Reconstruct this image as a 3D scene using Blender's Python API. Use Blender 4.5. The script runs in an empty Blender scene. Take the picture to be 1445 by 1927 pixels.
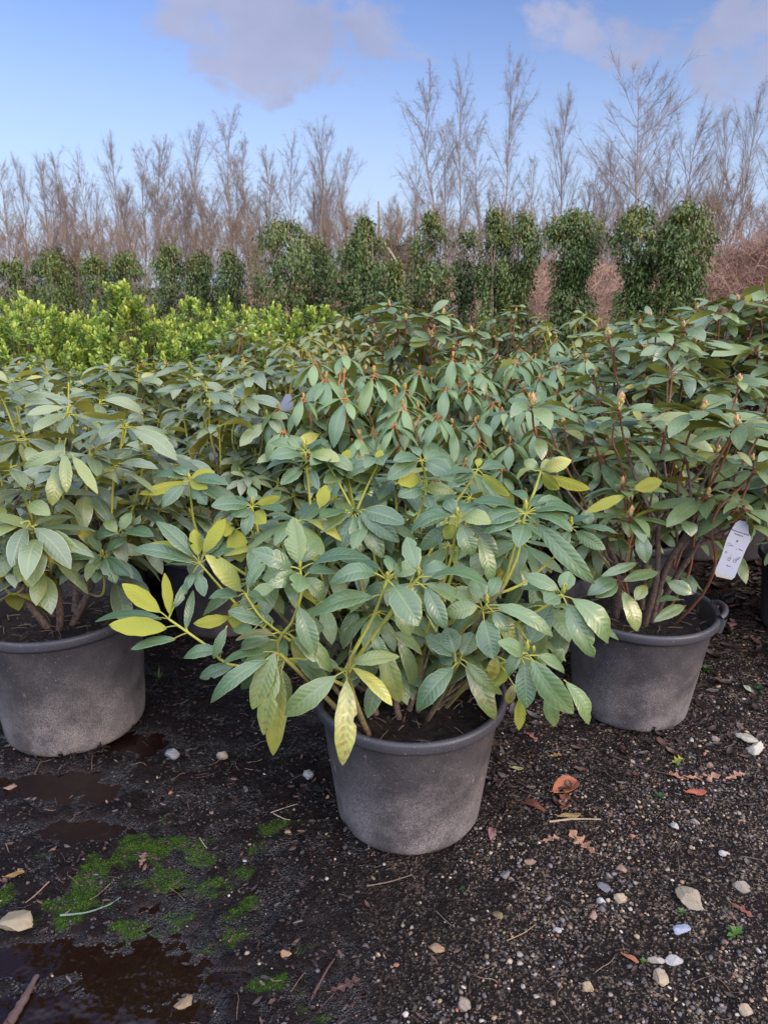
import bpy, math, random
import numpy as np
from mathutils import Vector, Matrix, noise as mnoise

scene = bpy.context.scene
col = scene.collection
R = math.radians

# ------------------------------------------------------------------ camera
CAMH = 1.5
PITCH = R(17.6)
F = 1336.0            # focal length in pixels of the 1445 x 1927 photograph
cd = bpy.data.cameras.new("camera")
cam = bpy.data.objects.new("camera", cd)
col.objects.link(cam)
cam.location = (0, 0, CAMH)
cam.rotation_euler = (R(90) - PITCH, 0, 0)
cd.sensor_fit = 'VERTICAL'
cd.sensor_height = 36.0
cd.sensor_width = 27.0
cd.lens = 36.0 * F / 1927.0
cd.clip_start = 0.02
cd.clip_end = 2000
cd.dof.use_dof = True
cd.dof.focus_distance = 2.1
cd.dof.aperture_fstop = 9.0
scene.camera = cam

# ------------------------------------------------------------------ world, sun, exposure
SUN_EL, SUN_AZ = R(17), R(128)      # azimuth from +Y (view direction) clockwise: low, behind the camera to the right
w = bpy.data.worlds.new("World"); scene.world = w
w.use_nodes = True
nt = w.node_tree; nt.nodes.clear()
L = nt.links.new
out = nt.nodes.new('ShaderNodeOutputWorld')
bg = nt.nodes.new('ShaderNodeBackground'); bg.inputs['Strength'].default_value = 0.15
sky = nt.nodes.new('ShaderNodeTexSky'); sky.sky_type = 'NISHITA'; sky.sun_disc = False
sky.sun_elevation = SUN_EL; sky.sun_rotation = SUN_AZ
sky.air_density = 1.0; sky.dust_density = 0.6; sky.ozone_density = 2.0
tc = nt.nodes.new('ShaderNodeTexCoord')
sep = nt.nodes.new('ShaderNodeSeparateXYZ'); L(tc.outputs['Generated'], sep.inputs[0])
def wmath(op, a, b=None, c=None, clamp=False):
    n = nt.nodes.new('ShaderNodeMath'); n.operation = op; n.use_clamp = clamp
    for i, v in enumerate((a, b, c)):
        if v is None: continue
        if isinstance(v, (int, float)): n.inputs[i].default_value = v
        else: L(v, n.inputs[i])
    return n.outputs[0]
# cloud layer: project the view direction on a plane overhead
yc = wmath('MAXIMUM', sep.outputs[1], 0.05)
cmb = nt.nodes.new('ShaderNodeCombineXYZ'); L(wmath('DIVIDE', sep.outputs[0], yc), cmb.inputs[0]); L(wmath('MULTIPLY', wmath('DIVIDE', sep.outputs[2], yc), 1.5), cmb.inputs[1])
n1 = nt.nodes.new('ShaderNodeTexNoise'); n1.inputs['Scale'].default_value = 7.0
n1.inputs['Detail'].default_value = 9; n1.inputs['Roughness'].default_value = 0.60; n1.inputs['Distortion'].default_value = 0.35
L(cmb.outputs[0], n1.inputs['Vector'])
def blob(x0, z0, sx, sz):     # cloud banks by direction (x/y, z/y)
    ax = wmath('DIVIDE', sep.outputs[0], wmath('MAXIMUM', sep.outputs[1], 0.05))
    az = wmath('DIVIDE', sep.outputs[2], wmath('MAXIMUM', sep.outputs[1], 0.05))
    dx = wmath('MULTIPLY', wmath('SUBTRACT', ax, x0), 1.0 / sx)
    dz = wmath('MULTIPLY', wmath('SUBTRACT', az, z0), 1.0 / sz)
    d = wmath('SQRT', wmath('ADD', wmath('MULTIPLY', dx, dx), wmath('MULTIPLY', dz, dz)))
    return wmath('SUBTRACT', 1.0, d)
CL = [blob(-0.12, 0.30, 0.17, 0.10), blob(0.44, 0.31, 0.24, 0.095)]
m = wmath('MAXIMUM', CL[0], CL[1])
dens = wmath('ADD', wmath('MULTIPLY', m, 1.0), wmath('MULTIPLY', wmath('SUBTRACT', n1.outputs['Fac'], 0.52), 4.2))
mr = nt.nodes.new('ShaderNodeMapRange'); mr.interpolation_type = 'SMOOTHSTEP'
mr.inputs['From Min'].default_value = 0.02; mr.inputs['From Max'].default_value = 0.60
mr.inputs['To Max'].default_value = 0.9
L(dens, mr.inputs['Value'])
front = wmath('GREATER_THAN', sep.outputs[1], 0.0)
cf = wmath('MULTIPLY', mr.outputs['Result'], front)
n2 = nt.nodes.new('ShaderNodeTexNoise'); n2.inputs['Scale'].default_value = 7; n2.inputs['Detail'].default_value = 5
L(cmb.outputs[0], n2.inputs['Vector'])
ccol = nt.nodes.new('ShaderNodeMix'); ccol.data_type = 'RGBA'
L(n2.outputs['Fac'], ccol.inputs['Factor'])
ccol.inputs[6].default_value = (1.5, 1.72, 2.85, 1); ccol.inputs[7].default_value = (3.3, 3.5, 4.75, 1)
mixc = nt.nodes.new('ShaderNodeMix'); mixc.data_type = 'RGBA'
L(cf, mixc.inputs['Factor'])
tin = nt.nodes.new('ShaderNodeMix'); tin.data_type = 'RGBA'; tin.blend_type = 'MULTIPLY'; tin.inputs['Factor'].default_value = 1
L(sky.outputs[0], tin.inputs[6]); tin.inputs[7].default_value = (0.88, 0.87, 1.16, 1)
hz_ = nt.nodes.new('ShaderNodeMapRange'); hz_.interpolation_type = 'SMOOTHSTEP'
hz_.inputs['From Min'].default_value = -0.02; hz_.inputs['From Max'].default_value = 0.34; hz_.inputs['To Min'].default_value = 0.95; hz_.inputs['To Max'].default_value = 0.0
L(sep.outputs[2], hz_.inputs['Value'])
hzm = nt.nodes.new('ShaderNodeMix'); hzm.data_type = 'RGBA'; L(hz_.outputs['Result'], hzm.inputs['Factor'])
L(tin.outputs[2], hzm.inputs[6]); hzm.inputs[7].default_value = (3.4, 4.3, 5.9, 1)
L(hzm.outputs[2], mixc.inputs[6]); L(ccol.outputs[2], mixc.inputs[7])
# extra sky brightness overhead and behind camera, added unseen to light the scene
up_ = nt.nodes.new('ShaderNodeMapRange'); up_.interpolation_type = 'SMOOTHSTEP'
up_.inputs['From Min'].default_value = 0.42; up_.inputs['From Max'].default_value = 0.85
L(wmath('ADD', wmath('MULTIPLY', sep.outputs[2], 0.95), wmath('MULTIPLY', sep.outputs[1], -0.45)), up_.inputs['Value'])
sky_fill = nt.nodes.new('ShaderNodeMix'); sky_fill.data_type = 'RGBA'; sky_fill.blend_type = 'ADD'
L(wmath('MULTIPLY', up_.outputs['Result'], wmath('GREATER_THAN', sep.outputs[2], 0.0)), sky_fill.inputs['Factor'])
L(mixc.outputs[2], sky_fill.inputs[6]); sky_fill.inputs[7].default_value = (13.5, 14.0, 16.5, 1)
L(sky_fill.outputs[2], bg.inputs['Color']); L(bg.outputs[0], out.inputs[0])

sd = bpy.data.lights.new("sun", 'SUN'); sd.energy = 2.6; sd.angle = R(26); sd.color = (1.0, 0.76, 0.54)
sun = bpy.data.objects.new("sun", sd); col.objects.link(sun)
dvec = Vector((math.sin(SUN_AZ) * math.cos(SUN_EL), math.cos(SUN_AZ) * math.cos(SUN_EL), math.sin(SUN_EL)))
sun.rotation_euler = dvec.to_track_quat('Z', 'Y').to_euler()
scene.view_settings.view_transform = 'Standard'
scene.view_settings.look = 'None'
scene.view_settings.exposure = 0.22
scene.view_settings.gamma = 1.0
scene.cycles.max_bounces = 6
scene.cycles.diffuse_bounces = 3
scene.cycles.transmission_bounces = 3
scene.cycles.transparent_max_bounces = 6

# ------------------------------------------------------------------ pixel -> world
CP, SP = math.cos(PITCH), math.sin(PITCH)
def P(px, py, D):
    dx = (px - 722.5) / F; dy = (963.5 - py) / F
    d = np.array((dx, CP + dy * SP, -SP + dy * CP))
    return np.array((0, 0, CAMH)) + d * (D / d[1])
def PG(px, py, z=0.0):        # the ground point seen at a pixel
    dx = (px - 722.5) / F; dy = (963.5 - py) / F
    d = np.array((dx, CP + dy * SP, -SP + dy * CP))
    t = (z - CAMH) / d[2]
    return np.array((0, 0, CAMH)) + d * t
def zdepth(p):                # distance along the camera axis
    return p[1] * CP - (p[2] - CAMH) * SP
def nrm(v):
    v = np.asarray(v, float); return v / (np.linalg.norm(v) + 1e-12)

# ------------------------------------------------------------------ mesh collecting
class MB:
    def __init__(s): s.v = []; s.f = []; s.t = []; s.l = []; s.n = 0
    def add(s, v, f, tint=(0.5, 0, 0), luv=None, mat=0):
        v = np.asarray(v, np.float32); k = len(v)
        s.v.append(v)
        f = np.asarray(f, np.int32)
        s.f.append((f + s.n, mat))
        t = np.asarray(tint, np.float32)
        if t.ndim == 1: t = np.tile(t, (k, 1))
        s.t.append(t)
        s.l.append(np.zeros((k, 3), np.float32) if luv is None else np.asarray(luv, np.float32))
        s.n += k
    def build(s, name, mats, parent=None, smooth=True):
        me = mesh_from(name, s, mats, smooth)
        return link(name, me, parent)
def mesh_from(name, s, mats, smooth=True):
    me = bpy.data.meshes.new(name)
    if s.n:
        V = np.concatenate(s.v)
        loops = []; starts = []; mi = []; pos = 0
        for f, m in s.f:
            k = f.shape[1]; loops.append(f.ravel())
            starts.append(pos + np.arange(len(f)) * k); pos += f.size
            mi.append(np.full(len(f), m, np.int32))
        loops = np.concatenate(loops); starts = np.concatenate(starts); mi = np.concatenate(mi)
        me.vertices.add(len(V)); me.vertices.foreach_set('co', V.ravel())
        me.loops.add(len(loops)); me.loops.foreach_set('vertex_index', loops)
        me.polygons.add(len(starts)); me.polygons.foreach_set('loop_start', starts.astype(np.int32))
        me.polygons.foreach_set('material_index', mi)
        me.update(calc_edges=True); me.validate()
        T = np.concatenate(s.t); T4 = np.ones((len(T), 4), np.float32); T4[:, :3] = T
        a = me.attributes.new('tint', 'FLOAT_COLOR', 'POINT'); a.data.foreach_set('color', T4.ravel())
        a = me.attributes.new('luv', 'FLOAT_VECTOR', 'POINT'); a.data.foreach_set('vector', np.concatenate(s.l).ravel())
        if smooth: me.polygons.foreach_set('use_smooth', np.ones(len(starts), bool))
    for m in (mats if isinstance(mats, (list, tuple)) else [mats]): me.materials.append(m)
    return me
def link(name, data, parent=None):
    o = bpy.data.objects.new(name, data); col.objects.link(o)
    if parent is not None: o.parent = parent
    return o
def thing(name, label, cat, loc=(0, 0, 0), rz=0, group=None):
    o = bpy.data.objects.new(name, None); col.objects.link(o)
    o.empty_display_size = 0.1
    o.location = loc; o.rotation_euler = (0, 0, rz)
    return tag(o, label, cat, group)
def tag(o, label, cat, group=None, kind=None):
    if label: o['label'] = label
    if cat: o['category'] = cat
    if group: o['group'] = group
    if kind: o['kind'] = kind
    return o
def copy_tree(o, parent=None):
    c = o.copy(); col.objects.link(c)
    if parent is not None: c.parent = parent
    for ch in list(o.children): copy_tree(ch, c)
    return c

def grid_faces(nu, nv, wrap=False):
    f = []
    for j in range(nv - 1):
        for i in range(nu if wrap else nu - 1):
            a = j * nu + i; b = j * nu + (i + 1) % nu
            f.append((a, b, b + nu, a + nu))
    return np.array(f, np.int32)
_tf = {}
def tube(mb, pts, rad, tint=(0.5, 0, 0), sides=5, mat=0, bump=0.0):
    pts = np.asarray(pts, float); n = len(pts)
    rad = np.full(n, rad) if np.isscalar(rad) else np.asarray(rad, float)
    t = np.gradient(pts, axis=0); t /= (np.linalg.norm(t, axis=1)[:, None] + 1e-12)
    ref = np.array((0.31, 0.17, 0.93)) if abs(nrm(pts[-1] - pts[0])[2]) < 0.9 else np.array((0.95, 0.2, 0.1))
    s = np.cross(t, ref); s /= (np.linalg.norm(s, axis=1)[:, None] + 1e-12)
    b = np.cross(t, s)
    a = np.arange(sides) * 2 * math.pi / sides
    ring = np.cos(a)[None, :, None] * s[:, None, :] + np.sin(a)[None, :, None] * b[:, None, :]
    rr = rad[:, None, None]
    if bump: rr = rr * (1 + bump * np.random.uniform(-1, 1, (n, sides, 1)))
    v = (pts[:, None, :] + ring * rr).reshape(-1, 3)
    key = (sides, n)
    if key not in _tf: _tf[key] = grid_faces(sides, n, True)
    tt = np.asarray(tint, float)
    if tt.ndim == 2: tt = np.repeat(tt, sides, axis=0)
    luv = np.zeros((len(v), 3)); luv[:, 1] = np.repeat(np.linspace(0, 1, n), sides)
    mb.add(v, _tf[key], tt, luv, mat)
def bez(p0, p1, p2, n):
    t = np.linspace(0, 1, n)[:, None]
    return (1 - t) ** 2 * p0 + 2 * t * (1 - t) * p1 + t * t * p2
def spline(pts, n):
    pts = np.asarray(pts, float)
    if len(pts) == 2: return pts[0] + (pts[1] - pts[0]) * np.linspace(0, 1, n)[:, None]
    ext = np.vstack([2 * pts[0] - pts[1], pts, 2 * pts[-1] - pts[-2]])
    out = []; k = len(pts) - 1
    for u in np.linspace(0, k - 1e-9, n):
        i = int(u); t = u - i; a, b, c, d = ext[i:i + 4]
        out.append(0.5 * ((2 * b) + (-a + c) * t + (2 * a - 5 * b + 4 * c - d) * t * t + (-a + 3 * b - 3 * c + d) * t ** 3))
    return np.array(out)

# value noise in numpy
_rs = np.random.RandomState(7); _tab = _rs.rand(256, 256)
def vnoise(x, y):
    xi = np.floor(x).astype(int); yi = np.floor(y).astype(int)
    fx = x - xi; fy = y - yi; fx = fx * fx * (3 - 2 * fx); fy = fy * fy * (3 - 2 * fy)
    g = lambda a, b: _tab[a % 256, b % 256]
    return (g(xi, yi) * (1 - fx) + g(xi + 1, yi) * fx) * (1 - fy) + (g(xi, yi + 1) * (1 - fx) + g(xi + 1, yi + 1) * fx) * fy
def fbm(x, y, o=4):
    s = 0; a = 0.5
    for k in range(o): s = s + a * (vnoise(x * 2 ** k + 17.3 * k, y * 2 ** k + 9.1 * k) - 0.5); a *= 0.55
    return s

# ------------------------------------------------------------------ materials
class NT:
    def __init__(s, name):
        s.m = bpy.data.materials.new(name); s.m.use_nodes = True
        s.t = s.m.node_tree; s.t.nodes.clear()
        s.out = s.t.nodes.new('ShaderNodeOutputMaterial')
        s.bsdf = s.t.nodes.new('ShaderNodeBsdfPrincipled')
        s.t.links.new(s.bsdf.outputs[0], s.out.inputs[0])
    def n(s, typ, **kw):
        n = s.t.nodes.new(typ)
        for k, v in kw.items(): setattr(n, k, v)
        return n
    def set(s, sock, v):
        if isinstance(v, bpy.types.NodeSocket): s.t.links.new(v, sock)
        elif isinstance(v, tuple) and len(v) == 3 and sock.type == 'RGBA': sock.default_value = (*v, 1)
        else: sock.default_value = v
    def math(s, op, a, b=None, c=None, clamp=False):
        n = s.n('ShaderNodeMath', operation=op, use_clamp=clamp)
        for i, v in enumerate((a, b, c)):
            if v is not None: s.set(n.inputs[i], v)
        return n.outputs[0]
    def mix(s, f, a, b, blend='MIX'):
        n = s.n('ShaderNodeMix', data_type='RGBA', blend_type=blend)
        s.set(n.inputs['Factor'], f); s.set(n.inputs[6], a); s.set(n.inputs[7], b)
        return n.outputs[2]
    def rng(s, v, a, b, c=0.0, d=1.0, smooth=True):
        n = s.n('ShaderNodeMapRange', interpolation_type='SMOOTHSTEP' if smooth else 'LINEAR')
        s.set(n.inputs['Value'], v)
        for k, q in zip(('From Min', 'From Max', 'To Min', 'To Max'), (a, b, c, d)): s.set(n.inputs[k], q)
        return n.outputs['Result']
    def noise(s, scale, detail=4, rough=0.55, vec=None, out='Fac', dist=0.0):
        n = s.n('ShaderNodeTexNoise'); n.inputs['Scale'].default_value = scale
        n.inputs['Detail'].default_value = detail; n.inputs['Roughness'].default_value = rough
        n.inputs['Distortion'].default_value = dist
        if vec is not None: s.t.links.new(vec, n.inputs['Vector'])
        return n.outputs[out]
    def voro(s, scale, vec=None, feature='F1', out='Color'):
        n = s.n('ShaderNodeTexVoronoi', feature=feature); n.inputs['Scale'].default_value = scale
        if vec is not None: s.t.links.new(vec, n.inputs['Vector'])
        return n.outputs[out]
    def coord(s, k='Object'): return s.n('ShaderNodeTexCoord').outputs[k]
    def geo(s, k): return s.n('ShaderNodeNewGeometry').outputs[k]
    def sep(s, v):
        n = s.n('ShaderNodeSeparateXYZ'); s.set(n.inputs[0], v); return n.outputs
    def attr(s, name):
        n = s.n('ShaderNodeAttribute'); n.attribute_name = name; return n
    def bump(s, h, strength=0.5, dist=0.01, nrm=None):
        n = s.n('ShaderNodeBump'); n.inputs['Strength'].default_value = strength; n.inputs['Distance'].default_value = dist
        s.set(n.inputs['Height'], h)
        if nrm is not None: s.t.links.new(nrm, n.inputs['Normal'])
        return n.outputs[0]
    def put(s, **kw):
        names = dict(color='Base Color', rough='Roughness', normal='Normal', spec='Specular IOR Level', coat='Coat Weight', trans='Transmission Weight', ior='IOR', coatr='Coat Roughness', sheen='Sheen Weight')
        for k, v in kw.items(): s.set(s.bsdf.inputs[names[k]], v)
        return s.m

def leaf_mat(name, a, b, yellow, under, vein, rough=0.42, veinamp=0.5, trans=0.12, nv=10.0, bumpd=0.0035, coat=.12):
    q = NT(name)
    t = q.sep(q.attr('tint').outputs['Color']); l = q.sep(q.attr('luv').outputs['Vector'])
    au = q.math('ABSOLUTE', l[0]); v = l[1]
    c = q.mix(t[0], a, b)
    blot = q.noise(38, 3)
    yel = q.math('MULTIPLY', t[1], q.rng(blot, 0.25, 0.75, 0.75, 1.15))
    # lateral veins: arcs leaving the midrib forward
    ph = q.math('SUBTRACT', q.math('MULTIPLY', v, nv), q.math('MULTIPLY', au, 1.5))
    ph = q.math('ADD', ph, q.math('MULTIPLY', q.noise(22, 2), 0.9))
    fr = q.math('ABSOLUTE', q.math('SUBTRACT', q.math('FRACT', ph), 0.5))       # 0.5 on the vein line
    lat = q.math('MULTIPLY', q.rng(fr, 0.36, 0.5), q.rng(au, 0.75, 1.0, 1.0, 0.0))
    c = q.mix(yel, c, yellow)
    c = q.mix(q.math('MULTIPLY', lat, 0.16 * veinamp), c, vein)
    rib = q.rng(au, 0.02, 0.07, 1.0, 0.0)
    c = q.mix(q.math('MULTIPLY', rib, 0.6), c, vein)
    c = q.mix(q.rng(au, 0.86, 1.0, 0.0, 0.75), c, vein)
    sp = q.noise(55, 6, 0.7)
    spot = q.math('MULTIPLY', q.rng(q.math('ADD', sp, q.math('MULTIPLY', t[2], 0.22)), 0.64, 0.80), q.rng(t[2], 0.02, 0.2))
    c = q.mix(q.math('MULTIPLY', spot, 0.6), c, (0.16, 0.075, 0.03))
    cu = q.mix(q.math('MULTIPLY', rib, 0.6), under, vein)
    cu = q.mix(q.math('MULTIPLY', lat, 0.25), cu, vein)
    cu = q.mix(q.math('MULTIPLY', q.math('SUBTRACT', 1.0, t[1]), 0.28), cu, b)
    back = q.geo('Backfacing')
    c = q.mix(back, c, cu)
    h = q.math('ADD', q.math('MULTIPLY', q.math('MULTIPLY', fr, -2.0), q.math('MULTIPLY', veinamp, q.rng(au, 0.0, 0.25))),
               q.math('MULTIPLY', q.noise(120, 2), 0.25))
    nb = q.bump(h, 0.45, bumpd * .7)
    q.put(color=c, rough=q.math('ADD', q.math('MULTIPLY', back, 0.25), q.rng(blot, 0.3, 0.7, rough - 0.06, rough + 0.12)), spec=q.math('MULTIPLY', q.math('SUBTRACT', 1.0, back), 0.85), normal=nb)
    q.put(coat=q.math('MULTIPLY', q.math('SUBTRACT', 1.0, back), coat), coatr=0.36)
    tr = q.n('ShaderNodeBsdfTranslucent'); q.set(tr.inputs['Color'], q.mix(0.5, c, yellow)); q.t.links.new(nb, tr.inputs['Normal'])
    mx = q.n('ShaderNodeMixShader'); mx.inputs[0].default_value = trans
    q.t.links.new(q.bsdf.outputs[0], mx.inputs[1]); q.t.links.new(tr.outputs[0], mx.inputs[2])
    q.t.links.new(mx.outputs[0], q.out.inputs[0])
    return q.m
M = {}
M['leaf_front'] = leaf_mat('leaf_glossy_green', (0.055, 0.112, 0.050), (0.145, 0.225, 0.075), (0.38, 0.35, 0.04), (0.29, 0.30, 0.05), (0.20, 0.28, 0.10), rough=0.38, coat=.06)
M['leaf_grey'] = leaf_mat('leaf_grey_green', (0.070, 0.120, 0.074), (0.18, 0.235, 0.090), (0.42, 0.37, 0.04), (0.30, 0.29, 0.05), (0.30, 0.32, 0.10), rough=0.36, coat=.55)
M['leaf_droop'] = leaf_mat('leaf_soft_green', (0.085, 0.160, 0.070), (0.18, 0.27, 0.085), (0.36, 0.36, 0.05), (0.24, 0.26, 0.05), (0.20, 0.28, 0.10), rough=0.46, veinamp=0.2)
M['leaf_dark'] = leaf_mat('leaf_dark_green', (0.065, 0.125, 0.060), (0.18, 0.25, 0.080), (0.44, 0.38, 0.05), (0.25, 0.25, 0.05), (0.20, 0.25, 0.10), rough=0.30, veinamp=0.3)
M['leaf_olive'] = leaf_mat('leaf_olive', (0.10, 0.15, 0.05), (0.20, 0.23, 0.07), (0.42, 0.32, 0.06), (0.24, 0.21, 0.06), (0.25, 0.26, 0.09), rough=0.5, veinamp=0.2)

def small_leaf_mat(name, dark, light, tipc, rough=0.5, trans=0.2):
    q = NT(name)
    t = q.sep(q.attr('tint').outputs['Color'])
    c = q.mix(t[0], dark, light); c = q.mix(t[1], c, tipc)
    c = q.mix(q.math('MULTIPLY', q.geo('Backfacing'), 0.4), c, light)
    q.put(color=c, rough=rough, spec=0.4)
    tr = q.n('ShaderNodeBsdfTranslucent'); q.set(tr.inputs['Color'], c)
    mx = q.n('ShaderNodeMixShader'); mx.inputs[0].default_value = trans
    q.t.links.new(q.bsdf.outputs[0], mx.inputs[1]); q.t.links.new(tr.outputs[0], mx.inputs[2])
    q.t.links.new(mx.outputs[0], q.out.inputs[0])
    return q.m
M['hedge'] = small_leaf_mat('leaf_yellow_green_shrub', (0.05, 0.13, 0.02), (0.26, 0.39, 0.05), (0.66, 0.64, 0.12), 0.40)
M['laurel'] = small_leaf_mat('leaf_laurel', (0.030, 0.062, 0.018), (0.13, 0.185, 0.045), (0.32, 0.22, 0.05), 0.42)
M['pine'] = small_leaf_mat('needle_dark', (0.02, 0.04, 0.02), (0.06, 0.08, 0.035), (0.13, 0.08, 0.05), 0.6)

def stem_mat(name, brown, green, rough=0.6):
    q = NT(name)
    t = q.sep(q.attr('tint').outputs['Color'])
    ns = q.noise(90, 4); big = q.noise(14, 3)
    br = q.mix(q.rng(ns, 0.3, 0.7), tuple(x * 0.5 for x in brown), tuple(x * 1.4 for x in brown))
    gr = q.mix(q.rng(big, 0.3, 0.7, 0.0, 0.5), green, tuple(x * 0.7 for x in green))
    q.put(color=q.mix(t[0], br, gr), rough=rough, spec=0.3, normal=q.bump(ns, 0.6, 0.004))
    return q.m
M['stem_y'] = stem_mat('stem_yellow_green', (0.14, 0.10, 0.075), (0.36, 0.37, 0.065))
M['stem_r'] = stem_mat('stem_red_brown', (0.10, 0.07, 0.055), (0.20, 0.085, 0.045))
M['stem_o'] = stem_mat('stem_orange', (0.13, 0.09, 0.06), (0.44, 0.20, 0.08))
M['stem_d'] = stem_mat('stem_dark', (0.07, 0.05, 0.04), (0.25, 0.15, 0.06))
M['bark_t'] = stem_mat('bark_twigs', (0.185, 0.132, 0.10), (0.42, 0.34, 0.26), 0.8)
M['bark_red'] = stem_mat('bark_brown_twigs', (0.215, 0.15, 0.098), (0.31, 0.215, 0.13), 0.85)
M['bramble'] = stem_mat('dead_bramble', (0.16, 0.09, 0.065), (0.46, 0.30, 0.21), 0.85)

def bud_mat(name, a, b):
    q = NT(name); l = q.sep(q.attr('luv').outputs['Vector'])
    q.put(color=q.mix(q.rng(q.math('ADD', l[1], q.math('MULTIPLY', q.noise(160, 2), 0.5)), 0.2, 1.1), a, b), rough=0.5, spec=0.3)
    return q.m
M['bud_g'] = bud_mat('bud_green', (0.22, 0.30, 0.05), (0.42, 0.36, 0.08))
M['bud_p'] = bud_mat('bud_pink_yellow', (0.45, 0.42, 0.13), (0.50, 0.27, 0.13))
M['bud_o'] = bud_mat('bud_orange', (0.42, 0.36, 0.09), (0.50, 0.24, 0.08))

def pot_mat(name, dust, base=(0.030, 0.029, 0.032)):
    q = NT(name)
    co = q.coord('Object'); s = q.sep(co)
    sc = q.n('ShaderNodeMapping'); sc.inputs['Scale'].default_value = (1, 1, 0.45); q.t.links.new(co, sc.inputs[0])
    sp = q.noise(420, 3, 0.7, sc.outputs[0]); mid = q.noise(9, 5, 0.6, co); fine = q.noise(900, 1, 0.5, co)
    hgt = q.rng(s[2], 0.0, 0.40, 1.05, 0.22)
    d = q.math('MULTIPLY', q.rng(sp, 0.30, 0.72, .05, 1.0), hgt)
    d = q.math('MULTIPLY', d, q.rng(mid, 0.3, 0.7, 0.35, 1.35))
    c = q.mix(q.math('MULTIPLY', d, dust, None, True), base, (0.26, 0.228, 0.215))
    # mud smear just above the ground, with a ragged edge
    mud = q.rng(q.math('ADD', s[2], q.math('MULTIPLY', q.math('SUBTRACT', q.noise(16, 5, 0.65, co), 0.5), 0.13)), 0.004, 0.012, 1.0, 0.0)
    c = q.mix(mud, c, (0.016, 0.012, 0.011))
    # dried splashes and scuffs
    scr = q.n('ShaderNodeMapping'); scr.inputs['Scale'].default_value = (1, 1, 0.35); scr.inputs['Rotation'].default_value = (0.5, 0.3, 0.2); q.t.links.new(co, scr.inputs[0])
    sf = q.rng(q.noise(20, 7, 0.75, scr.outputs[0]), 0.62, 0.68)
    c = q.mix(q.math('MULTIPLY', sf, 0.6), c, (0.38, 0.27, 0.23))
    wh = q.rng(q.noise(210, 1, 0.5, co), 0.72, 0.76)
    c = q.mix(q.math('MULTIPLY', wh, 0.5), c, (0.42, 0.40, 0.38))
    q.put(color=c, rough=q.rng(d, 0, 1, 0.42, 0.8), spec=0.45, normal=q.bump(q.math('ADD', sp, q.math('MULTIPLY', fine, 0.5)), 0.35, 0.0012))
    return q.m
M['pot'] = pot_mat('dusty_black_plastic', 0.95)
M['pot_far'] = pot_mat('black_plastic_shade_toned', 0.30)  # rear pots: less dust colour, a darker tone standing in for shade
M['rim'] = pot_mat('worn_black_plastic_rim', 0.30, (0.045, 0.045, 0.052))

q = NT('potting_soil')
co = q.coord('Object'); a = q.noise(60, 6, 0.7, co); b = q.noise(300, 2, 0.6, co)
c = q.mix(q.rng(a, 0.35, 0.7), (0.009, 0.007, 0.006), (0.05, 0.034, 0.025))
c = q.mix(q.rng(b, 0.68, 0.74, 0, 0.6), c, (0.16, 0.11, 0.08))
M['soil'] = q.put(color=c, rough=0.85, spec=0.3, normal=q.bump(a, 1.0, 0.02))
# ------------------------------------------------------------------ ground (one sheet to the horizon) and puddles
PUDS = [   # px, py, rx, ry, depth: where water stands
    (60, 1800, 0.17, 0.06, 1.0), (230, 1850, 0.16, 0.10, 1.0), (430, 1838, 0.05, 0.024, 1.0),
    (100, 1475, 0.32, 0.08, 1.0), (250, 1395, 0.13, 0.09, 1.0), (120, 1900, 0.30, 0.07, 1.0), (150, 1560, 0.22, 0.05, .8), (330, 1905, .12, .04, .9)]
PUDW = [(PG(a, b), rx, ry, d) for a, b, rx, ry, d in PUDS]
WATER = -0.012
def pud(x, y):
    m = 0
    for p, rx, ry, d in PUDW:
        r = np.sqrt(((x - p[0]) / rx) ** 2 + ((y - p[1]) / ry) ** 2)
        m = np.maximum(m, d * np.clip(1.35 - r + 1.1 * fbm(x * 9 + 2, y * 11, 4) + .7 * fbm(x * 38, y * 44, 3), 0, 1))
    return m
def ground_h(x, y):
    x = np.asarray(x, float); y = np.asarray(y, float)
    near = np.clip(1.3 - np.hypot(x, y - 1.6) / 6.0, 0, 1)
    left = np.clip(0.5 - (x - 0.0) * 1.6, 0, 1) * np.clip((3.2 - y) / 1.0, 0, 1)
    h = 0.030 * fbm(x * 2.1 + 5, y * 2.1) + near * (0.014 * fbm(x * 13, y * 13, 4) + 0.006 * fbm(x * 60 + 3, y * 60, 2))
    h = h + near * left * (0.020 * fbm(x * 24 + 9, y * 34 + 4, 4) + .008 * fbm(x * 75, y * 90 + 4, 2))
    pm = np.clip(pud(x, y) * 1.4, 0, 1)
    h = h * (1 - .6 * pm) - near * pm * 0.0175
    far = np.clip((np.hypot(x, y) - 10) / 25, 0, 1)
    return h * (1 - far * 0.5)
def axis(lo, hi, fine_lo, fine_hi, step, grow=1.12):
    a = list(np.arange(fine_lo, fine_hi, step))
    s = step; v = a[-1]
    while v < hi: s *= grow; v += s; a.append(v)
    s = step; v = a[0]
    while v > lo: s *= grow; v -= s; a.insert(0, v)
    return np.array(a)
gx = axis(-600, 600, -1.25, 1.35, 0.0075, 1.13); gy = axis(-60, 900, 0.98, 2.7, 0.0075, 1.11)
GX, GY = np.meshgrid(gx, gy)
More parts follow.
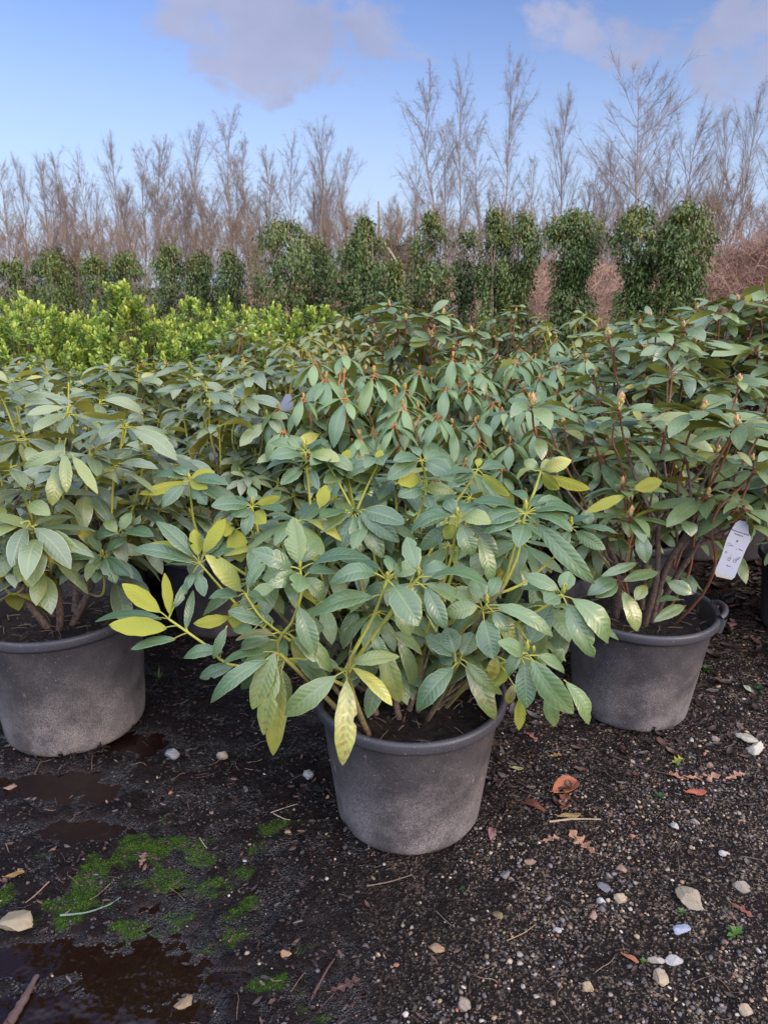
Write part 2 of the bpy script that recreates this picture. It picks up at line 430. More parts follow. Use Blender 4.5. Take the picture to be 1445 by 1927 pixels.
MOSS = [(230, 1640, .13), (330, 1660, .12), (190, 1690, .10), (400, 1610, .10), (300, 1590, .10), (260, 1720, .08), (210, 1660, .08), (250, 1600, .05), (160, 1690, .05), (300, 1640, .07), (350, 1600, .09), (240, 1740, .06), (330, 1700, .06), (390, 1640, .07), (420, 1600, .05), (280, 1680, .05),
        (15, 1690, .03), (380, 1780, .03), (450, 1740, .05), (480, 1700, .03), (570, 1780, .04), (520, 1560, .04), (200, 1710, .05), (600, 1890, .04), (500, 1850, .03)]
MW = [(PG(a, b), c) for a, b, c in MOSS]
def moss_mask(x, y):
    m = np.zeros_like(np.asarray(x, float)) - 1.0
    for p, rr in MW:
        d = np.sqrt(((x - p[0]) / 1.25) ** 2 + (y - p[1]) ** 2) / rr
        m = np.maximum(m, 1 - d)
    n = fbm(x * 14, y * 19, 4)
    return np.clip((np.clip(m + .25, -1, .7) * .75 + n * 2.6 + .02 - .47) * 2.6, 0, 1) * (m > -.6)
mb = MB()
MT = np.zeros((GX.size, 3), np.float32); MT[:, 0] = moss_mask(GX, GY).ravel()
V = np.stack([GX, GY, ground_h(GX, GY)], -1).reshape(-1, 3)
mb.add(V, grid_faces(len(gx), len(gy)), MT)
q = NT('wet_soil_ground')
co = q.coord('Object'); s = q.sep(co)
n_big = q.noise(1.3, 5, 0.6, co); n_mid = q.noise(9, 5, 0.62, co); n_f = q.noise(70, 5, 0.7, co); n_ff = q.noise(260, 3, 0.6, co)
side = q.rng(q.math('ADD', s[0], q.math('MULTIPLY', q.math('SUBTRACT', n_big, 0.5), 0.8)), -0.25, 0.45)      # 0 mud, 1 grit
mud = q.mix(q.rng(n_mid, 0.35, 0.65), (0.0042, 0.0029, 0.0027), (0.013, 0.0088, 0.0082))
mud = q.mix(q.rng(n_f, 0.55, 0.72, 0, 0.6), mud, (0.04, 0.03, 0.028))
vc = q.voro(190, co); vcs = q.sep(vc)
grit = q.mix(q.rng(n_f, 0.3, 0.7), (0.008, 0.006, 0.0055), (0.028, 0.021, 0.018))
stone = q.mix(q.rng(vcs[1], 0, 1), (0.04, 0.032, 0.028), (0.30, 0.22, 0.155))
grit = q.mix(q.rng(vcs[0], 0.62, 0.70, 0, 0.85), grit, stone)
grit = q.mix(q.rng(n_mid, .38, .62, .75, 0.0), grit, (0.012, 0.009, 0.008))
c = q.mix(side, mud, grit)
mk = q.sep(q.attr('tint').outputs['Color'])[0]
mk = q.math('MULTIPLY', mk, q.rng(n_ff, .3, .6, .5, 1.0))
c = q.mix(mk, c, q.mix(q.rng(n_f, .35, .65), (0.014, 0.034, 0.006), (0.055, 0.105, 0.010)))
far = q.rng(s[1], 5.5, 12, 0, 1)
c = q.mix(far, c, q.mix(n_mid, (0.10, 0.07, 0.05), (0.17, 0.12, 0.075)))
gm = q.math('MULTIPLY', q.rng(q.noise(5.0, 5, 0.65, co), 0.52, 0.62), q.math('SUBTRACT', 1.0, side))
wet = q.math('MULTIPLY', q.math('SUBTRACT', 1.0, side), q.rng(n_mid, 0.35, 0.6, 1.0, 0.3))
rough = q.rng(q.math('MULTIPLY', wet, q.rng(n_f, .35, .6, 1.1, .5)), 0, 1, 0.88, 0.14)
low = q.rng(q.math('ADD', s[2], q.math('MULTIPLY', n_f, .008)), -0.014, 0.012, 1.0, 0.0)
low = q.math('MULTIPLY', low, q.math('SUBTRACT', 1.0, side))
rough = q.math('SUBTRACT', rough, q.math('MULTIPLY', low, q.math('MULTIPLY', rough, .8)))
hgt = q.math('ADD', q.math('MULTIPLY', n_f, 1.0), q.math('MULTIPLY', q.voro(190, co, 'F1', 'Distance'), 0.5))
hgt = q.math('ADD', hgt, q.math('MULTIPLY', n_ff, 0.3))
M['ground'] = q.put(color=c, rough=rough, spec=q.rng(rough, .1, .6, .8, .12), normal=q.bump(q.math('ADD', q.math('MULTIPLY', q.noise(28, 4, .6, co), 1.6), hgt), 1.0, 0.013))
g = mb.build('ground', M['ground']); g['kind'] = 'structure'
# standing water
q = NT('muddy_water')
q.put(color=(0.010, 0.0045, 0.0032), rough=0.02, spec=0.7, ior=1.4, normal=q.bump(q.noise(9, 3, 0.5, q.coord('Object')), 0.8, 0.010))
M['water'] = q.m
mb = MB()
ax_ = np.arange(-2.2, 0.1, 0.05); ay_ = np.arange(0.9, 2.5, 0.05)
AX, AY = np.meshgrid(ax_, ay_)
mb.add(np.stack([AX, AY, np.full_like(AX, WATER)], -1).reshape(-1, 3), grid_faces(len(ax_), len(ay_)))
wob = mb.build('puddle_water', M['water']); wob['kind'] = 'structure'

# ------------------------------------------------------------------ gravel, moss, litter
rng = np.random.RandomState(11)
def ico():
    t = (1 + 5 ** .5) / 2
    v = np.array([(-1, t, 0), (1, t, 0), (-1, -t, 0), (1, -t, 0), (0, -1, t), (0, 1, t), (0, -1, -t), (0, 1, -t), (t, 0, -1), (t, 0, 1), (-t, 0, -1), (-t, 0, 1)], float)
    v /= np.linalg.norm(v[0])
    f = [(0, 11, 5), (0, 5, 1), (0, 1, 7), (0, 7, 10), (0, 10, 11), (1, 5, 9), (5, 11, 4), (11, 10, 2), (10, 7, 6), (7, 1, 8), (3, 9, 4), (3, 4, 2), (3, 2, 6), (3, 6, 8), (3, 8, 9), (4, 9, 5), (2, 4, 11), (6, 2, 10), (8, 6, 7), (9, 8, 1)]
    return v, np.array(f)
IV, IF = ico()
def subdiv(v, f, n=1):
    for _ in range(n):
        v = [tuple(x) for x in v]; cache = {}; nf = []
        def mid(a, b):
            k = (min(a, b), max(a, b))
            if k not in cache:
                m = (np.array(v[a]) + np.array(v[b])) / 2; m /= np.linalg.norm(m); v.append(tuple(m)); cache[k] = len(v) - 1
            return cache[k]
        for a, b, c in f:
            ab, bc, ca = mid(a, b), mid(b, c), mid(c, a)
            nf += [(a, ab, ca), (b, bc, ab), (c, ca, bc), (ab, bc, ca)]
        v = np.array(v); f = np.array(nf)
    return v, f
IV2, IF2 = subdiv(IV, IF, 2)
IV3, IF3 = subdiv(IV, IF, 3)
q = NT('pebbles')
t = q.attr('tint').outputs['Color']; nz = q.noise(140, 4, 0.6)
M['pebble'] = q.put(color=q.mix(q.rng(nz, 0.3, 0.7, 0, 0.5), t, (0.03, 0.025, 0.024)), rough=0.6, spec=0.45, normal=q.bump(nz, 0.5, 0.003))
PAL = np.array([(0.34, 0.28, 0.20), (0.22, 0.19, 0.17), (0.14, 0.13, 0.14), (0.34, 0.24, 0.14), (0.30, 0.12, 0.07), (0.40, 0.37, 0.33), (0.10, 0.09, 0.09), (0.07, 0.06, 0.06), (0.26, 0.17, 0.11)])
PW = np.array([.14, .16, .16, .09, .04, .06, .16, .12, .07]); PW /= PW.sum()
mb = MB()
cnt = 0
while cnt < 23000:
    x = rng.uniform(-1.3, 1.6); y = 0.98 + rng.rand() ** 1.3 * 2.4
    side = np.clip((x + 0.25 + 0.5 * float(fbm(x * 1.3, y * 1.3))) / 0.6, 0.045, 1)
    if rng.rand() > side: continue
    if float(pud(x, y)) > 0.45 and rng.rand() < 0.9: continue
    clump = float(vnoise(x * 7 + 3, y * 7))
    if rng.rand() > 0.12 + 1.5 * clump ** 1.6 * (1 if y < 1.9 else .6): continue
    r = 0.0010 + 0.0058 * rng.rand() ** 4.2 + (0.003 if rng.rand() < .02 else 0)
    s = r * rng.uniform(0.6, 1.45, 3) * np.array((1, 1, 0.65))
    a = rng.rand() * 6.28; ca, sa = math.cos(a), math.sin(a)
    v = IV * rng.uniform(0.55, 1.3, (12, 1)) * s
    v = np.stack([v[:, 0] * ca - v[:, 1] * sa, v[:, 0] * sa + v[:, 1] * ca, v[:, 2]], 1)
    z = float(ground_h(x, y)) + r * 0.25
    c = PAL[rng.choice(len(PAL), p=PW)] * rng.uniform(0.4, 1.6) * (1, .97, .93)
    mb.add(v + (x, y, z), IF, c); cnt += 1
tag(mb.build('gravel', M['pebble'], smooth=False), 'fine mixed gravel and grit scattered on the dark ground', 'gravel', kind='stuff')

# moss: short tufts in green patches on the mud
q = NT('moss_blades'); t = q.sep(q.attr('tint').outputs['Color'])
M['moss'] = q.put(color=q.mix(t[0], (0.016, 0.045, 0.006), (0.075, 0.14, 0.012)), rough=0.7, spec=0.2)
mb = MB()
mc = 0
while mc < 16000:
    x = rng.uniform(-1.0, .1); y = rng.uniform(1.02, 1.75)
    X_ = rng.uniform(-1.0, .1, 4000); Y_ = rng.uniform(1.02, 1.75, 4000); K_ = moss_mask(X_, Y_) > rng.uniform(.15, 1.0, 4000)
    Z_ = ground_h(X_[K_], Y_[K_])
    for x, y, z in zip(X_[K_], Y_[K_], Z_):
        h = rng.uniform(.001, .0035); b = rng.rand() * 6.28; w_ = rng.uniform(.0010, .0022)
        e = np.array((math.cos(b), math.sin(b), 0)) * w_; k = rng.uniform(-1, 1, 3) * h * .9; k[2] = h
        p = np.array((x, y, z - .0005)); mb.add(np.array([p - e, p + e, p + k]), [[0, 1, 2]], (rng.rand() ** 1.5, 0, 0)); mc += 1
tag(mb.build('moss', M['moss'], smooth=False), 'bright green moss patches growing on the wet mud', 'moss', kind='stuff')

# dead leaf bits, bark chips and wet debris trodden in the ground
q = NT('litter'); t = q.attr('tint').outputs['Color']; nz = q.noise(90, 4, .6)
M['litter'] = q.put(color=q.mix(q.rng(nz, .3, .7, 0, .6), t, (0.02, 0.012, 0.01)), rough=0.30, spec=0.5, normal=q.bump(nz, .6, .004))
def flake(mb, c, L_, W_, az, curl, tint, tilt=0.0, nseg=5):
    u = np.linspace(-1, 1, 3); v = np.linspace(0, 1, nseg)
    U, V_ = np.meshgrid(u, v)
    wv = np.sin(np.clip(V_, 0.06, 0.97) * math.pi) ** .7 * W_ / 2
    X = V_ * L_ - L_ / 2; Y = U * wv * rng.uniform(.8, 1.2, U.shape); Z = curl * (U ** 2) * W_ + curl * 0.8 * (V_ - .5) ** 2 * L_ + rng.uniform(-1, 1, U.shape) * .0012
    Z = Z + tilt * X
    ca, sa = math.cos(az), math.sin(az)
    vv = np.stack([X * ca - Y * sa, X * sa + Y * ca, Z], -1).reshape(-1, 3) + c
    mb.add(vv, grid_faces(3, nseg), tint)
mb = MB(); cnt = 0
while cnt < 6500:
    x = rng.uniform(-1.8, 2.2); y = rng.uniform(1.0, 4.2)
    inright = (x > 0.25 and y > 1.75)
    if not inright and rng.rand() > (0.6 if x < 0 else 0.16): continue
    if float(pud(x, y)) > .5: continue
    sz = rng.uniform(.006, .02) if not inright else rng.uniform(.01, .03 + .045 * min(max((y - 1.75) / .7, 0), 1))
    if not inright: sz *= 1.3
    colr = [(0.035, 0.018, 0.013), (0.055, 0.03, 0.025), (0.02, 0.013, 0.012), (0.13, 0.065, 0.045), (0.13, 0.105, 0.09)][rng.choice(5, p=[.25, .25, .25, .15, .10])]
    flake(mb, (x, y, float(ground_h(x, y)) + .003), sz, sz * rng.uniform(.25, .6), rng.rand() * 6.28, rng.uniform(-.5, .6), colr, rng.uniform(-.3, .3)); cnt += 1
for _ in range(700):      # thin rootlets and straws
    x = rng.uniform(-1.2, 1.8); y = rng.uniform(1.0, 3.6); a = rng.rand() * 6.28; l = rng.uniform(.02, .07)
    p = [np.array((x + math.cos(a) * l * k + rng.uniform(-.004, .004), y + math.sin(a) * l * k + rng.uniform(-.004, .004), 0)) for k in (0, .35, .7, 1)]
    for k in p: k[2] = float(ground_h(k[0], k[1])) + .002 + rng.rand() * .003
    tube(mb, spline(p, 6), rng.uniform(.0006, .0014), [(0.22, 0.15, 0.10), (0.06, 0.035, 0.03), (0.10, 0.06, 0.05)][rng.randint(3)], 4)
for _ in range(9000):     # small wet clods
    x = rng.uniform(-1.4, .7); y = 1.0 + rng.rand() ** 1.2 * 2.0
    if rng.rand() < (x + .1) * 1.3 or vnoise(x * 9, y * 9) < .35 or float(pud(x, y)) > .75: continue
    r_ = rng.uniform(.0015, .0065) ; v = IV * rng.uniform(.6, 1.25, (12, 1)) * r_ * np.array((1.2, 1, .55)); a = rng.rand() * 6.28
    v = np.stack([v[:, 0] * math.cos(a) - v[:, 1] * math.sin(a), v[:, 0] * math.sin(a) + v[:, 1] * math.cos(a), v[:, 2]], 1)
    mb.add(v + (x, y, float(ground_h(x, y)) + .0005), IF, np.array((.030, .021, .018)) * rng.uniform(.4, 1.7))
tag(mb.build('leaf_litter', M['litter']), 'dark wet shreds of bark, dead leaves and rootlets trodden into the ground', 'leaf litter', kind='stuff')

# ------------------------------------------------------------------ single stones
def stone(px, py, wpx, hpx, colr, label, seed, flat=0.55, group=None, angular=True):
    r = np.random.RandomState(seed)
    p = PG(px, py + hpx * 0.3); z = zdepth(p); w_ = wpx * z / F / 2; d_ = w_ * r.uniform(.65, .95)
    h_ = w_ * flat
    v = IV3.copy()
    for _ in range(14 if angular else 4):       # chop with random planes for broken faces
        n = nrm(r.normal(size=3)); k = r.uniform(.45, .8)
        d = v @ n; v = v - np.clip(d - k, 0, None)[:, None] * n
    v = v / np.abs(v).max() * np.array((1, 1, 1)); v *= (1 + 0.05 * r.uniform(-1, 1, (len(v), 1)))
    v += .10 * np.array([mnoise.noise(Vector(x * 2.6) + Vector((seed, 0, 0))) for x in v])[:, None] * v
    v = v * (w_, d_, h_)
    a = r.uniform(-.6, .6); ca, sa = math.cos(a), math.sin(a)
    v = np.stack([v[:, 0] * ca - v[:, 1] * sa, v[:, 0] * sa + v[:, 1] * ca, v[:, 2]], 1)
    mb = MB(); mb.add(v, IF3, colr)
    o = mb.build('stone', M['pebble'], smooth=not angular)
    o.location = (p[0], p[1], float(ground_h(p[0], p[1])) + h_ * .35)
    tag(o, label, 'stone', group)
WH = (0.44, 0.42, 0.39); TN = (0.38, 0.31, 0.21); GY = (0.26, 0.26, 0.27); BL = (0.36, 0.40, 0.50); PK = (0.34, 0.21, 0.15)
for k, a in enumerate([
    (323, 1420, 32, 26, GY, 'pale grey angular stone on mud between left and centre pots', .75),
    (417, 1418, 32, 26, TN, 'cream yellow stone on the mud left of the centre pot', .8),
    (578, 1455, 28, 26, WH, 'crumbly whitish stone touching the left side of the centre pot', .7),
    (30, 1728, 80, 40, (0.36, 0.29, 0.18), 'large flat sandy stone at the left edge beside the moss', .4),
    (20, 1470, 26, 20, PK, 'pinkish stone at the left edge just below the left pot', .5),
    (1278, 1740, 44, 30, BL, 'bluish white smooth stone low on the gravel', .5),
    (1298, 1684, 60, 32, TN, 'widest broken cream stone on the right gravel', .5),
    (1233, 1797, 34, 24, (0.40, 0.36, 0.31), 'grey beige stone, left one of the cluster of three', .6),
    (1270, 1800, 36, 20, WH, 'white flattish stone, right one of the cluster of three', .5),
    (1244, 1830, 42, 34, (0.46, 0.36, 0.24), 'tan angular stone, lowest of the cluster of three', .6),
    (1106, 1850, 30, 24, (0.48, 0.35, 0.2), 'ochre stone near the bottom edge below the gravel cluster', .7),
    (1166, 1682, 28, 20, (0.50, 0.38, 0.25), 'orange beige stone left of the widest cream stone', .6),
    (1130, 1684, 22, 24, (0.52, 0.50, 0.48), 'small white upright stone left of the orange beige one', .8),
    (1137, 1660, 30, 20, (0.20, 0.19, 0.21), 'dark grey slate chip above the small white stone', .35),
    (1116, 1714, 24, 20, PK, 'pink stone below the dark slate chip', .7),
    (937, 1714, 26, 28, (0.22, 0.17, 0.07), 'olive brown stone half sunk in gravel below the centre pot', .6),
    (1048, 1740, 24, 18, WH, 'small white oblong stone on the gravel below the pink stone', .5),
    (1402, 1384, 44, 26, (0.48, 0.46, 0.36), 'greenish white stone beside the right pot, upper of two', .5),
    (1420, 1402, 40, 34, (0.56, 0.52, 0.42), 'greenish white stone beside the right pot, lower of two', .8),
    (1345, 1389, 16, 14, (0.34, 0.27, 0.22), 'round brown pebble right of the right pot', .95),
    (1336, 1437, 14, 14, (0.40, 0.24, 0.15), 'small orange round pebble below the right pot', .95),
    (1268, 1550, 22, 22, WH, 'whitish stone in the middle of the right gravel', .7),
    (1388, 1664, 40, 24, (0.30, 0.26, 0.2), 'brown grey stone at the right edge with a straw over it', .6),
    (998, 1614, 24, 24, (0.42, 0.27, 0.18), 'tan stone right of the foot of the centre pot', .8),
    (950, 1640, 28, 14, (0.20, 0.19, 0.19), 'dark grey flat stone below the centre pot', .4),
    (1168, 1629, 22, 20, PK, 'pinkish tan stone above the dark slate chip', .7),
    (874, 1884, 36, 32, (0.30, 0.24, 0.18), 'rough brown stone at the bottom edge right of middle', .7),
    (1402, 1892, 26, 32, (0.44, 0.34, 0.22), 'tan stone in the bottom right corner', .8),
    (537, 1790, 24, 28, (0.32, 0.20, 0.11), 'brown stone on mossy mud near the bottom', .8),
    (346, 1872, 44, 28, (0.30, 0.22, 0.12), 'tawny shard by the puddle rim at the bottom left', .3),
    (822, 1778, 30, 22, (0.36, 0.23, 0.12), 'orange brown stone on the ground in the lower middle', .6),
    (1188, 1432, 18, 14, (0.38, 0.27, 0.2), 'small beige pebble in front of the right pot', .8),
    (1308, 1543, 20, 20, (0.36, 0.32, 0.28), 'beige grey stone right of the whitish gravel stone', .6),
    (1360, 1603, 20, 18, (0.5, 0.48, 0.45), 'pale stone near the right edge above the straw', .6),
]):
    stone(*a[:6], seed=50 + k, flat=a[6])

# ------------------------------------------------------------------ fallen leaves, sticks, weeds
q = NT('oak_leaf'); l = q.sep(q.attr('luv').outputs['Vector']); t = q.attr('tint').outputs['Color']; nz = q.noise(60, 4, .6)
rib = q.rng(q.math('ABSOLUTE', l[0]), .02, .1, 1, 0)
c = q.mix(q.rng(nz, .35, .7, 0, .55), t, (0.10, 0.035, 0.02))
M['oak'] = q.put(color=q.mix(q.math('MULTIPLY', rib, .4), c, (0.45, 0.27, 0.17)), rough=.5, spec=.4, normal=q.bump(nz, .6, .006))
def dead_leaf(px, py, lpx, wr, az, colr, label, lobes=4, curl=.35, seed=0, lift=.006):
    r = np.random.RandomState(seed + 900)
    p = PG(px, py); z = zdepth(p); L_ = lpx * z / F
    nv, nu = 65, 7
    v = np.linspace(0, 1, nv); u = np.linspace(-1, 1, nu)
    env = np.sin(np.clip(v, .015, .985) * math.pi) ** .6 * (0.6 + .5 * v)
    lob = 1 if lobes == 0 else (0.62 + 0.38 * np.cos(v * lobes * 2 * math.pi + math.pi))
    wl = env * lob * L_ * wr / 2 * (1 + .1 * r.uniform(-1, 1, nv)); wr_ = env * (1 if lobes == 0 else 0.62 + 0.38 * np.cos(v * lobes * 2 * math.pi + math.pi + .7)) * L_ * wr / 2
    U, V_ = np.meshgrid(u, v)
    W_ = np.where(U < 0, wl[:, None], wr_[:, None]); X = (V_ - .5) * L_; Y = U * W_
    ph = r.rand() * 6
    Z = curl * Y ** 2 / L_ * 3 + .05 * L_ * np.sin(V_ * 5 + ph) * curl * 2 + .03 * L_ * np.sin(U * 3 + V_ * 9 + ph) + lift
    ca, sa = math.cos(az), math.sin(az)
    vv = np.stack([X * ca - Y * sa, X * sa + Y * ca, Z], -1).reshape(-1, 3)
    mb = MB(); mb.add(vv, grid_faces(nu, nv), colr, np.stack([U.ravel(), V_.ravel(), 0 * U.ravel()], 1))
    st = [vv[nu // 2], vv[nu // 2] + np.array((-ca * L_ * .12, -sa * L_ * .12, .004))]
    tube(mb, spline(st, 4), .0012, colr, 4)
    o = mb.build('fallen_leaf', M['oak']); o.location = (p[0], p[1], float(ground_h(p[0], p[1])))
    sm = o.modifiers.new('thickness', 'SOLIDIFY'); sm.thickness = .0008
    tag(o, label, 'dead leaf')
OR = (0.50, 0.17, 0.075); TNL = (0.55, 0.30, 0.19); BRN = (0.16, 0.05, 0.03)
for k, a in enumerate([
    (1062, 1488, 60, .75, .5, OR, 'crumpled bright orange dead leaf right of the centre pot', 0, .8),
    (1322, 1466, 64, .5, .05, TNL, 'long pale tan oak leaf below the right pot', 4, .3),
    (1272, 1463, 34, .6, 2.8, (0.45, 0.2, 0.13), 'small reddish leaf at the left tip of the pale oak leaf', 3, .5),
    (1382, 1462, 44, .5, .3, (0.48, 0.26, 0.18), 'tan pink oak leaf at the right tip of the pale oak leaf', 4, .4),
    (1308, 1495, 40, .5, 0, (0.50, 0.13, 0.07), 'red brown dead leaf below the pale oak leaf', 0, .3),
    (1000, 1515, 60, .35, 2.6, BRN, 'dark red curled leaf between centre pot and orange leaf', 0, .6),
    (1060, 1515, 48, .6, 1.2, (0.18, 0.06, 0.03), 'dark brown crumpled leaf under the bright orange leaf', 3, .8),
    (1094, 1585, 66, .55, 2.1, (0.50, 0.27, 0.16), 'tan lobed oak leaf below the pale wood sliver', 4, .4),
    (1036, 1580, 34, .6, .2, (0.4, 0.24, 0.17), 'small pinkish dead leaf left of the tan lobed oak leaf', 3, .4),
    (1070, 1537, 46, .35, .1, (0.35, 0.25, 0.08), 'olive yellow blade leaf on top of the pale wood sliver', 0, .2),
    (1186, 1802, 30, .4, -.6, (0.45, 0.15, 0.08), 'brown pointed leaf left of the cluster of three stones', 0, .3),
    (1395, 1718, 40, .5, -.8, (0.26, 0.09, 0.06), 'red brown oak leaf near the right edge', 3, .3),
    (972, 1450, 24, .5, -.2, (0.42, 0.45, 0.15), 'small yellow green leaf beside the right side of centre pot', 0, .3),
    (1045, 1424, 24, .6, .1, (0.42, 0.27, 0.09), 'ochre leaf bit in front of the right pot', 3, .3),
    (925, 1572, 34, .5, 1.4, (0.30, 0.16, 0.15), 'purplish curled leaf by the foot of the centre pot', 0, .7),
    (270, 1620, 34, .6, 1.6, (0.24, 0.13, 0.11), 'small purple brown lobed leaf on the moss', 4, .3),
    (30, 1655, 34, .45, .3, (0.30, 0.19, 0.05), 'yellow brown leaf at the left edge above the sandy stone', 0, .4),
    (1407, 1300, 26, .5, 1.8, (0.42, 0.52, 0.33), 'pale green leaf lying beside the right pot', 0, .3),
    (1274, 1432, 26, .8, .4, (0.36, 0.36, 0.05), 'yellow leaf scrap on gravel below the right pot', 3, .5),
    (1000, 1385, 30, .5, -.9, (0.36, 0.14, 0.09), 'russet leaf scrap under the hanging leaves', 3, .6),
    (650, 1855, 60, .5, .4, (0.07, 0.04, 0.04), 'dark wet oak leaf flattened on mud near the bottom', 4, .2),
    (1375, 1180, 40, .5, .9, (0.30, 0.15, 0.13), 'brown pink leaf on litter right of the right pot handle', 3, .5),
]):
    dead_leaf(*a[:7], lobes=a[7], curl=a[8], seed=k)
def stick(pts, r0, r1, colr, label, name='stick', cat='stick', sides=7, lift=.003):
    mb = MB(); P3 = []
    for px, py in pts:
        p = PG(px, py); p[2] = float(ground_h(p[0], p[1])) + r0 + lift; P3.append(p)
    c0 = P3[0].copy(); P3 = spline(np.array(P3) - c0, 14)
    tube(mb, P3, np.linspace(r0, r1, 14), colr, sides, bump=.25)
    o = mb.build(name, M['litter']); o.location = c0; tag(o, label, cat)
stick([(1033, 1548), (1080, 1543), (1130, 1542)], .0035, .002, (0.55, 0.42, 0.27), 'pale split wood sliver right of the centre pot')
stick([(980, 1490), (1010, 1500), (1040, 1508)], .004, .003, (0.02, 0.015, 0.015), 'black wet twig left of the dark crumpled leaf')
stick([(925, 1410), (965, 1470), (985, 1480)], .0035, .002, (0.03, 0.02, 0.018), 'dark bent twig beside the right side of the centre pot')
stick([(1150, 1425), (1220, 1450), (1270, 1462)], .004, .002, (0.05, 0.03, 0.03), 'dark thin root in front of the right pot')
stick([(15, 1927), (45, 1880), (70, 1835)], .011, .006, (0.13, 0.08, 0.07), 'thick purplish stick in the bottom left corner by the puddle')
stick([(95, 1668), (70, 1690), (50, 1705)], .002, .0012, (0.35, 0.2, 0.15), 'thin pinkish twig above the flat sandy stone')
stick([(690, 1668), (730, 1660), (775, 1648)], .002, .0012, (0.25, 0.17, 0.12), 'thin brown twig in front of the centre pot')
stick([(510, 1535), (535, 1525), (560, 1518)], .0015, .001, (0.45, 0.36, 0.25), 'pale straw left of the centre pot')
stick([(515, 1537), (535, 1545), (547, 1549)], .0015, .001, (0.5, 0.42, 0.3), 'short pale straw crossing below the longer straw')
stick([(376, 1577), (384, 1590), (390, 1597)], .0015, .0008, (0.55, 0.45, 0.28), 'short yellow straw on the moss')
stick([(953, 1768), (985, 1755), (1008, 1735)], .0013, .0009, (0.5, 0.32, 0.14), 'thin golden straw on the gravel below the centre pot')
stick([(590, 1870), (615, 1830), (630, 1808)], .004, .0015, (0.11, 0.05, 0.045), 'reddish brown bark strip standing near the bottom')
stick([(455, 1420), (440, 1440), (425, 1462)], .0018, .001, (0.05, 0.07, 0.05), 'thin dark stem bent over the mud')
stick([(1370, 1145), (1405, 1140), (1440, 1150)], .005, .003, (0.28, 0.07, 0.05), 'red fallen shoot on the litter by the right pot handle')
# grass blade and small weeds
q = NT('weed_green'); t = q.attr('tint').outputs['Color']; M['weed'] = q.put(color=t, rough=.5, spec=.4)
def blades(px, py, n, ln, colr, label, name='weed', cat='weed', seed=0, flat=False):
    r = np.random.RandomState(seed + 40); p = PG(px, py); p[2] = float(ground_h(p[0], p[1])); mb = MB()
    for k in range(n):
        a = r.rand() * 6.28; e = r.uniform(.1, .9) if not flat else .12
        d = np.array((math.cos(a) * math.cos(e), math.sin(a) * math.cos(e), math.sin(e))); l_ = ln * r.uniform(.6, 1.1)
        s_ = nrm(np.cross(d, (0, 0, 1))) * l_ * (.05 if l_ > .03 else .22)
        m1 = d * l_ * .55 + np.array((0, 0, l_ * .1)); t1 = d * l_ - np.array((0, 0, l_ * .1))
        mb.add(np.array([d * 0 - s_ * .3, d * 0 + s_ * .3, m1 + s_, m1 - s_, t1]), [[0, 1, 2], [0, 2, 3], [3, 2, 4]], np.array(colr) * r.uniform(.2, .5))
    o = mb.build(name, M['weed']); o.location = p; tag(o, label, cat)
for k, a in enumerate([(1240, 1500, 26, .022, (0.12, 0.27, 0.09), 'small feathery green weed on the gravel in front of right pot'),
    (1282, 1716, 18, .014, (0.14, 0.30, 0.06), 'tiny bright green seedling above the bluish white stone'),
    (1383, 1760, 16, .026, (0.14, 0.30, 0.05), 'grassy green seedling near the right edge'),
    (1212, 1806, 16, .012, (0.14, 0.32, 0.06), 'tiny seedling left of the cluster of three stones'),
    (1328, 1262, 40, .03, (0.12, 0.27, 0.05), 'green weed growing against the right pot'),
    (870, 1672, 14, .012, (0.06, 0.15, 0.04), 'tiny dark green seedling below the centre pot'),
    (1276, 1440, 22, .018, (0.12, 0.22, 0.05), 'green weed beside the yellow leaf scrap'),
    (1425, 1300, 30, .03, (0.05, 0.14, 0.04), 'dark green weed at the right edge beside the pale green leaf'),
    (300, 1275, 12, .05, (0.16, 0.24, 0.05), 'thin grass tuft between left and centre pots'),
    (375, 1240, 10, .05, (0.18, 0.26, 0.06), 'sparse grass tuft under the lowest left leaves'),
    (262, 1300, 16, .02, (0.18, 0.28, 0.05), 'short yellow green tuft beside the left pot')]):
    blades(*a, seed=k)
stick([(115, 1728), (165, 1722), (205, 1705), (228, 1690)], .0035, .0012, (0.20, 0.30, 0.22), 'grey green grass blade lying across the moss', 'grass_blade', 'grass', 4)
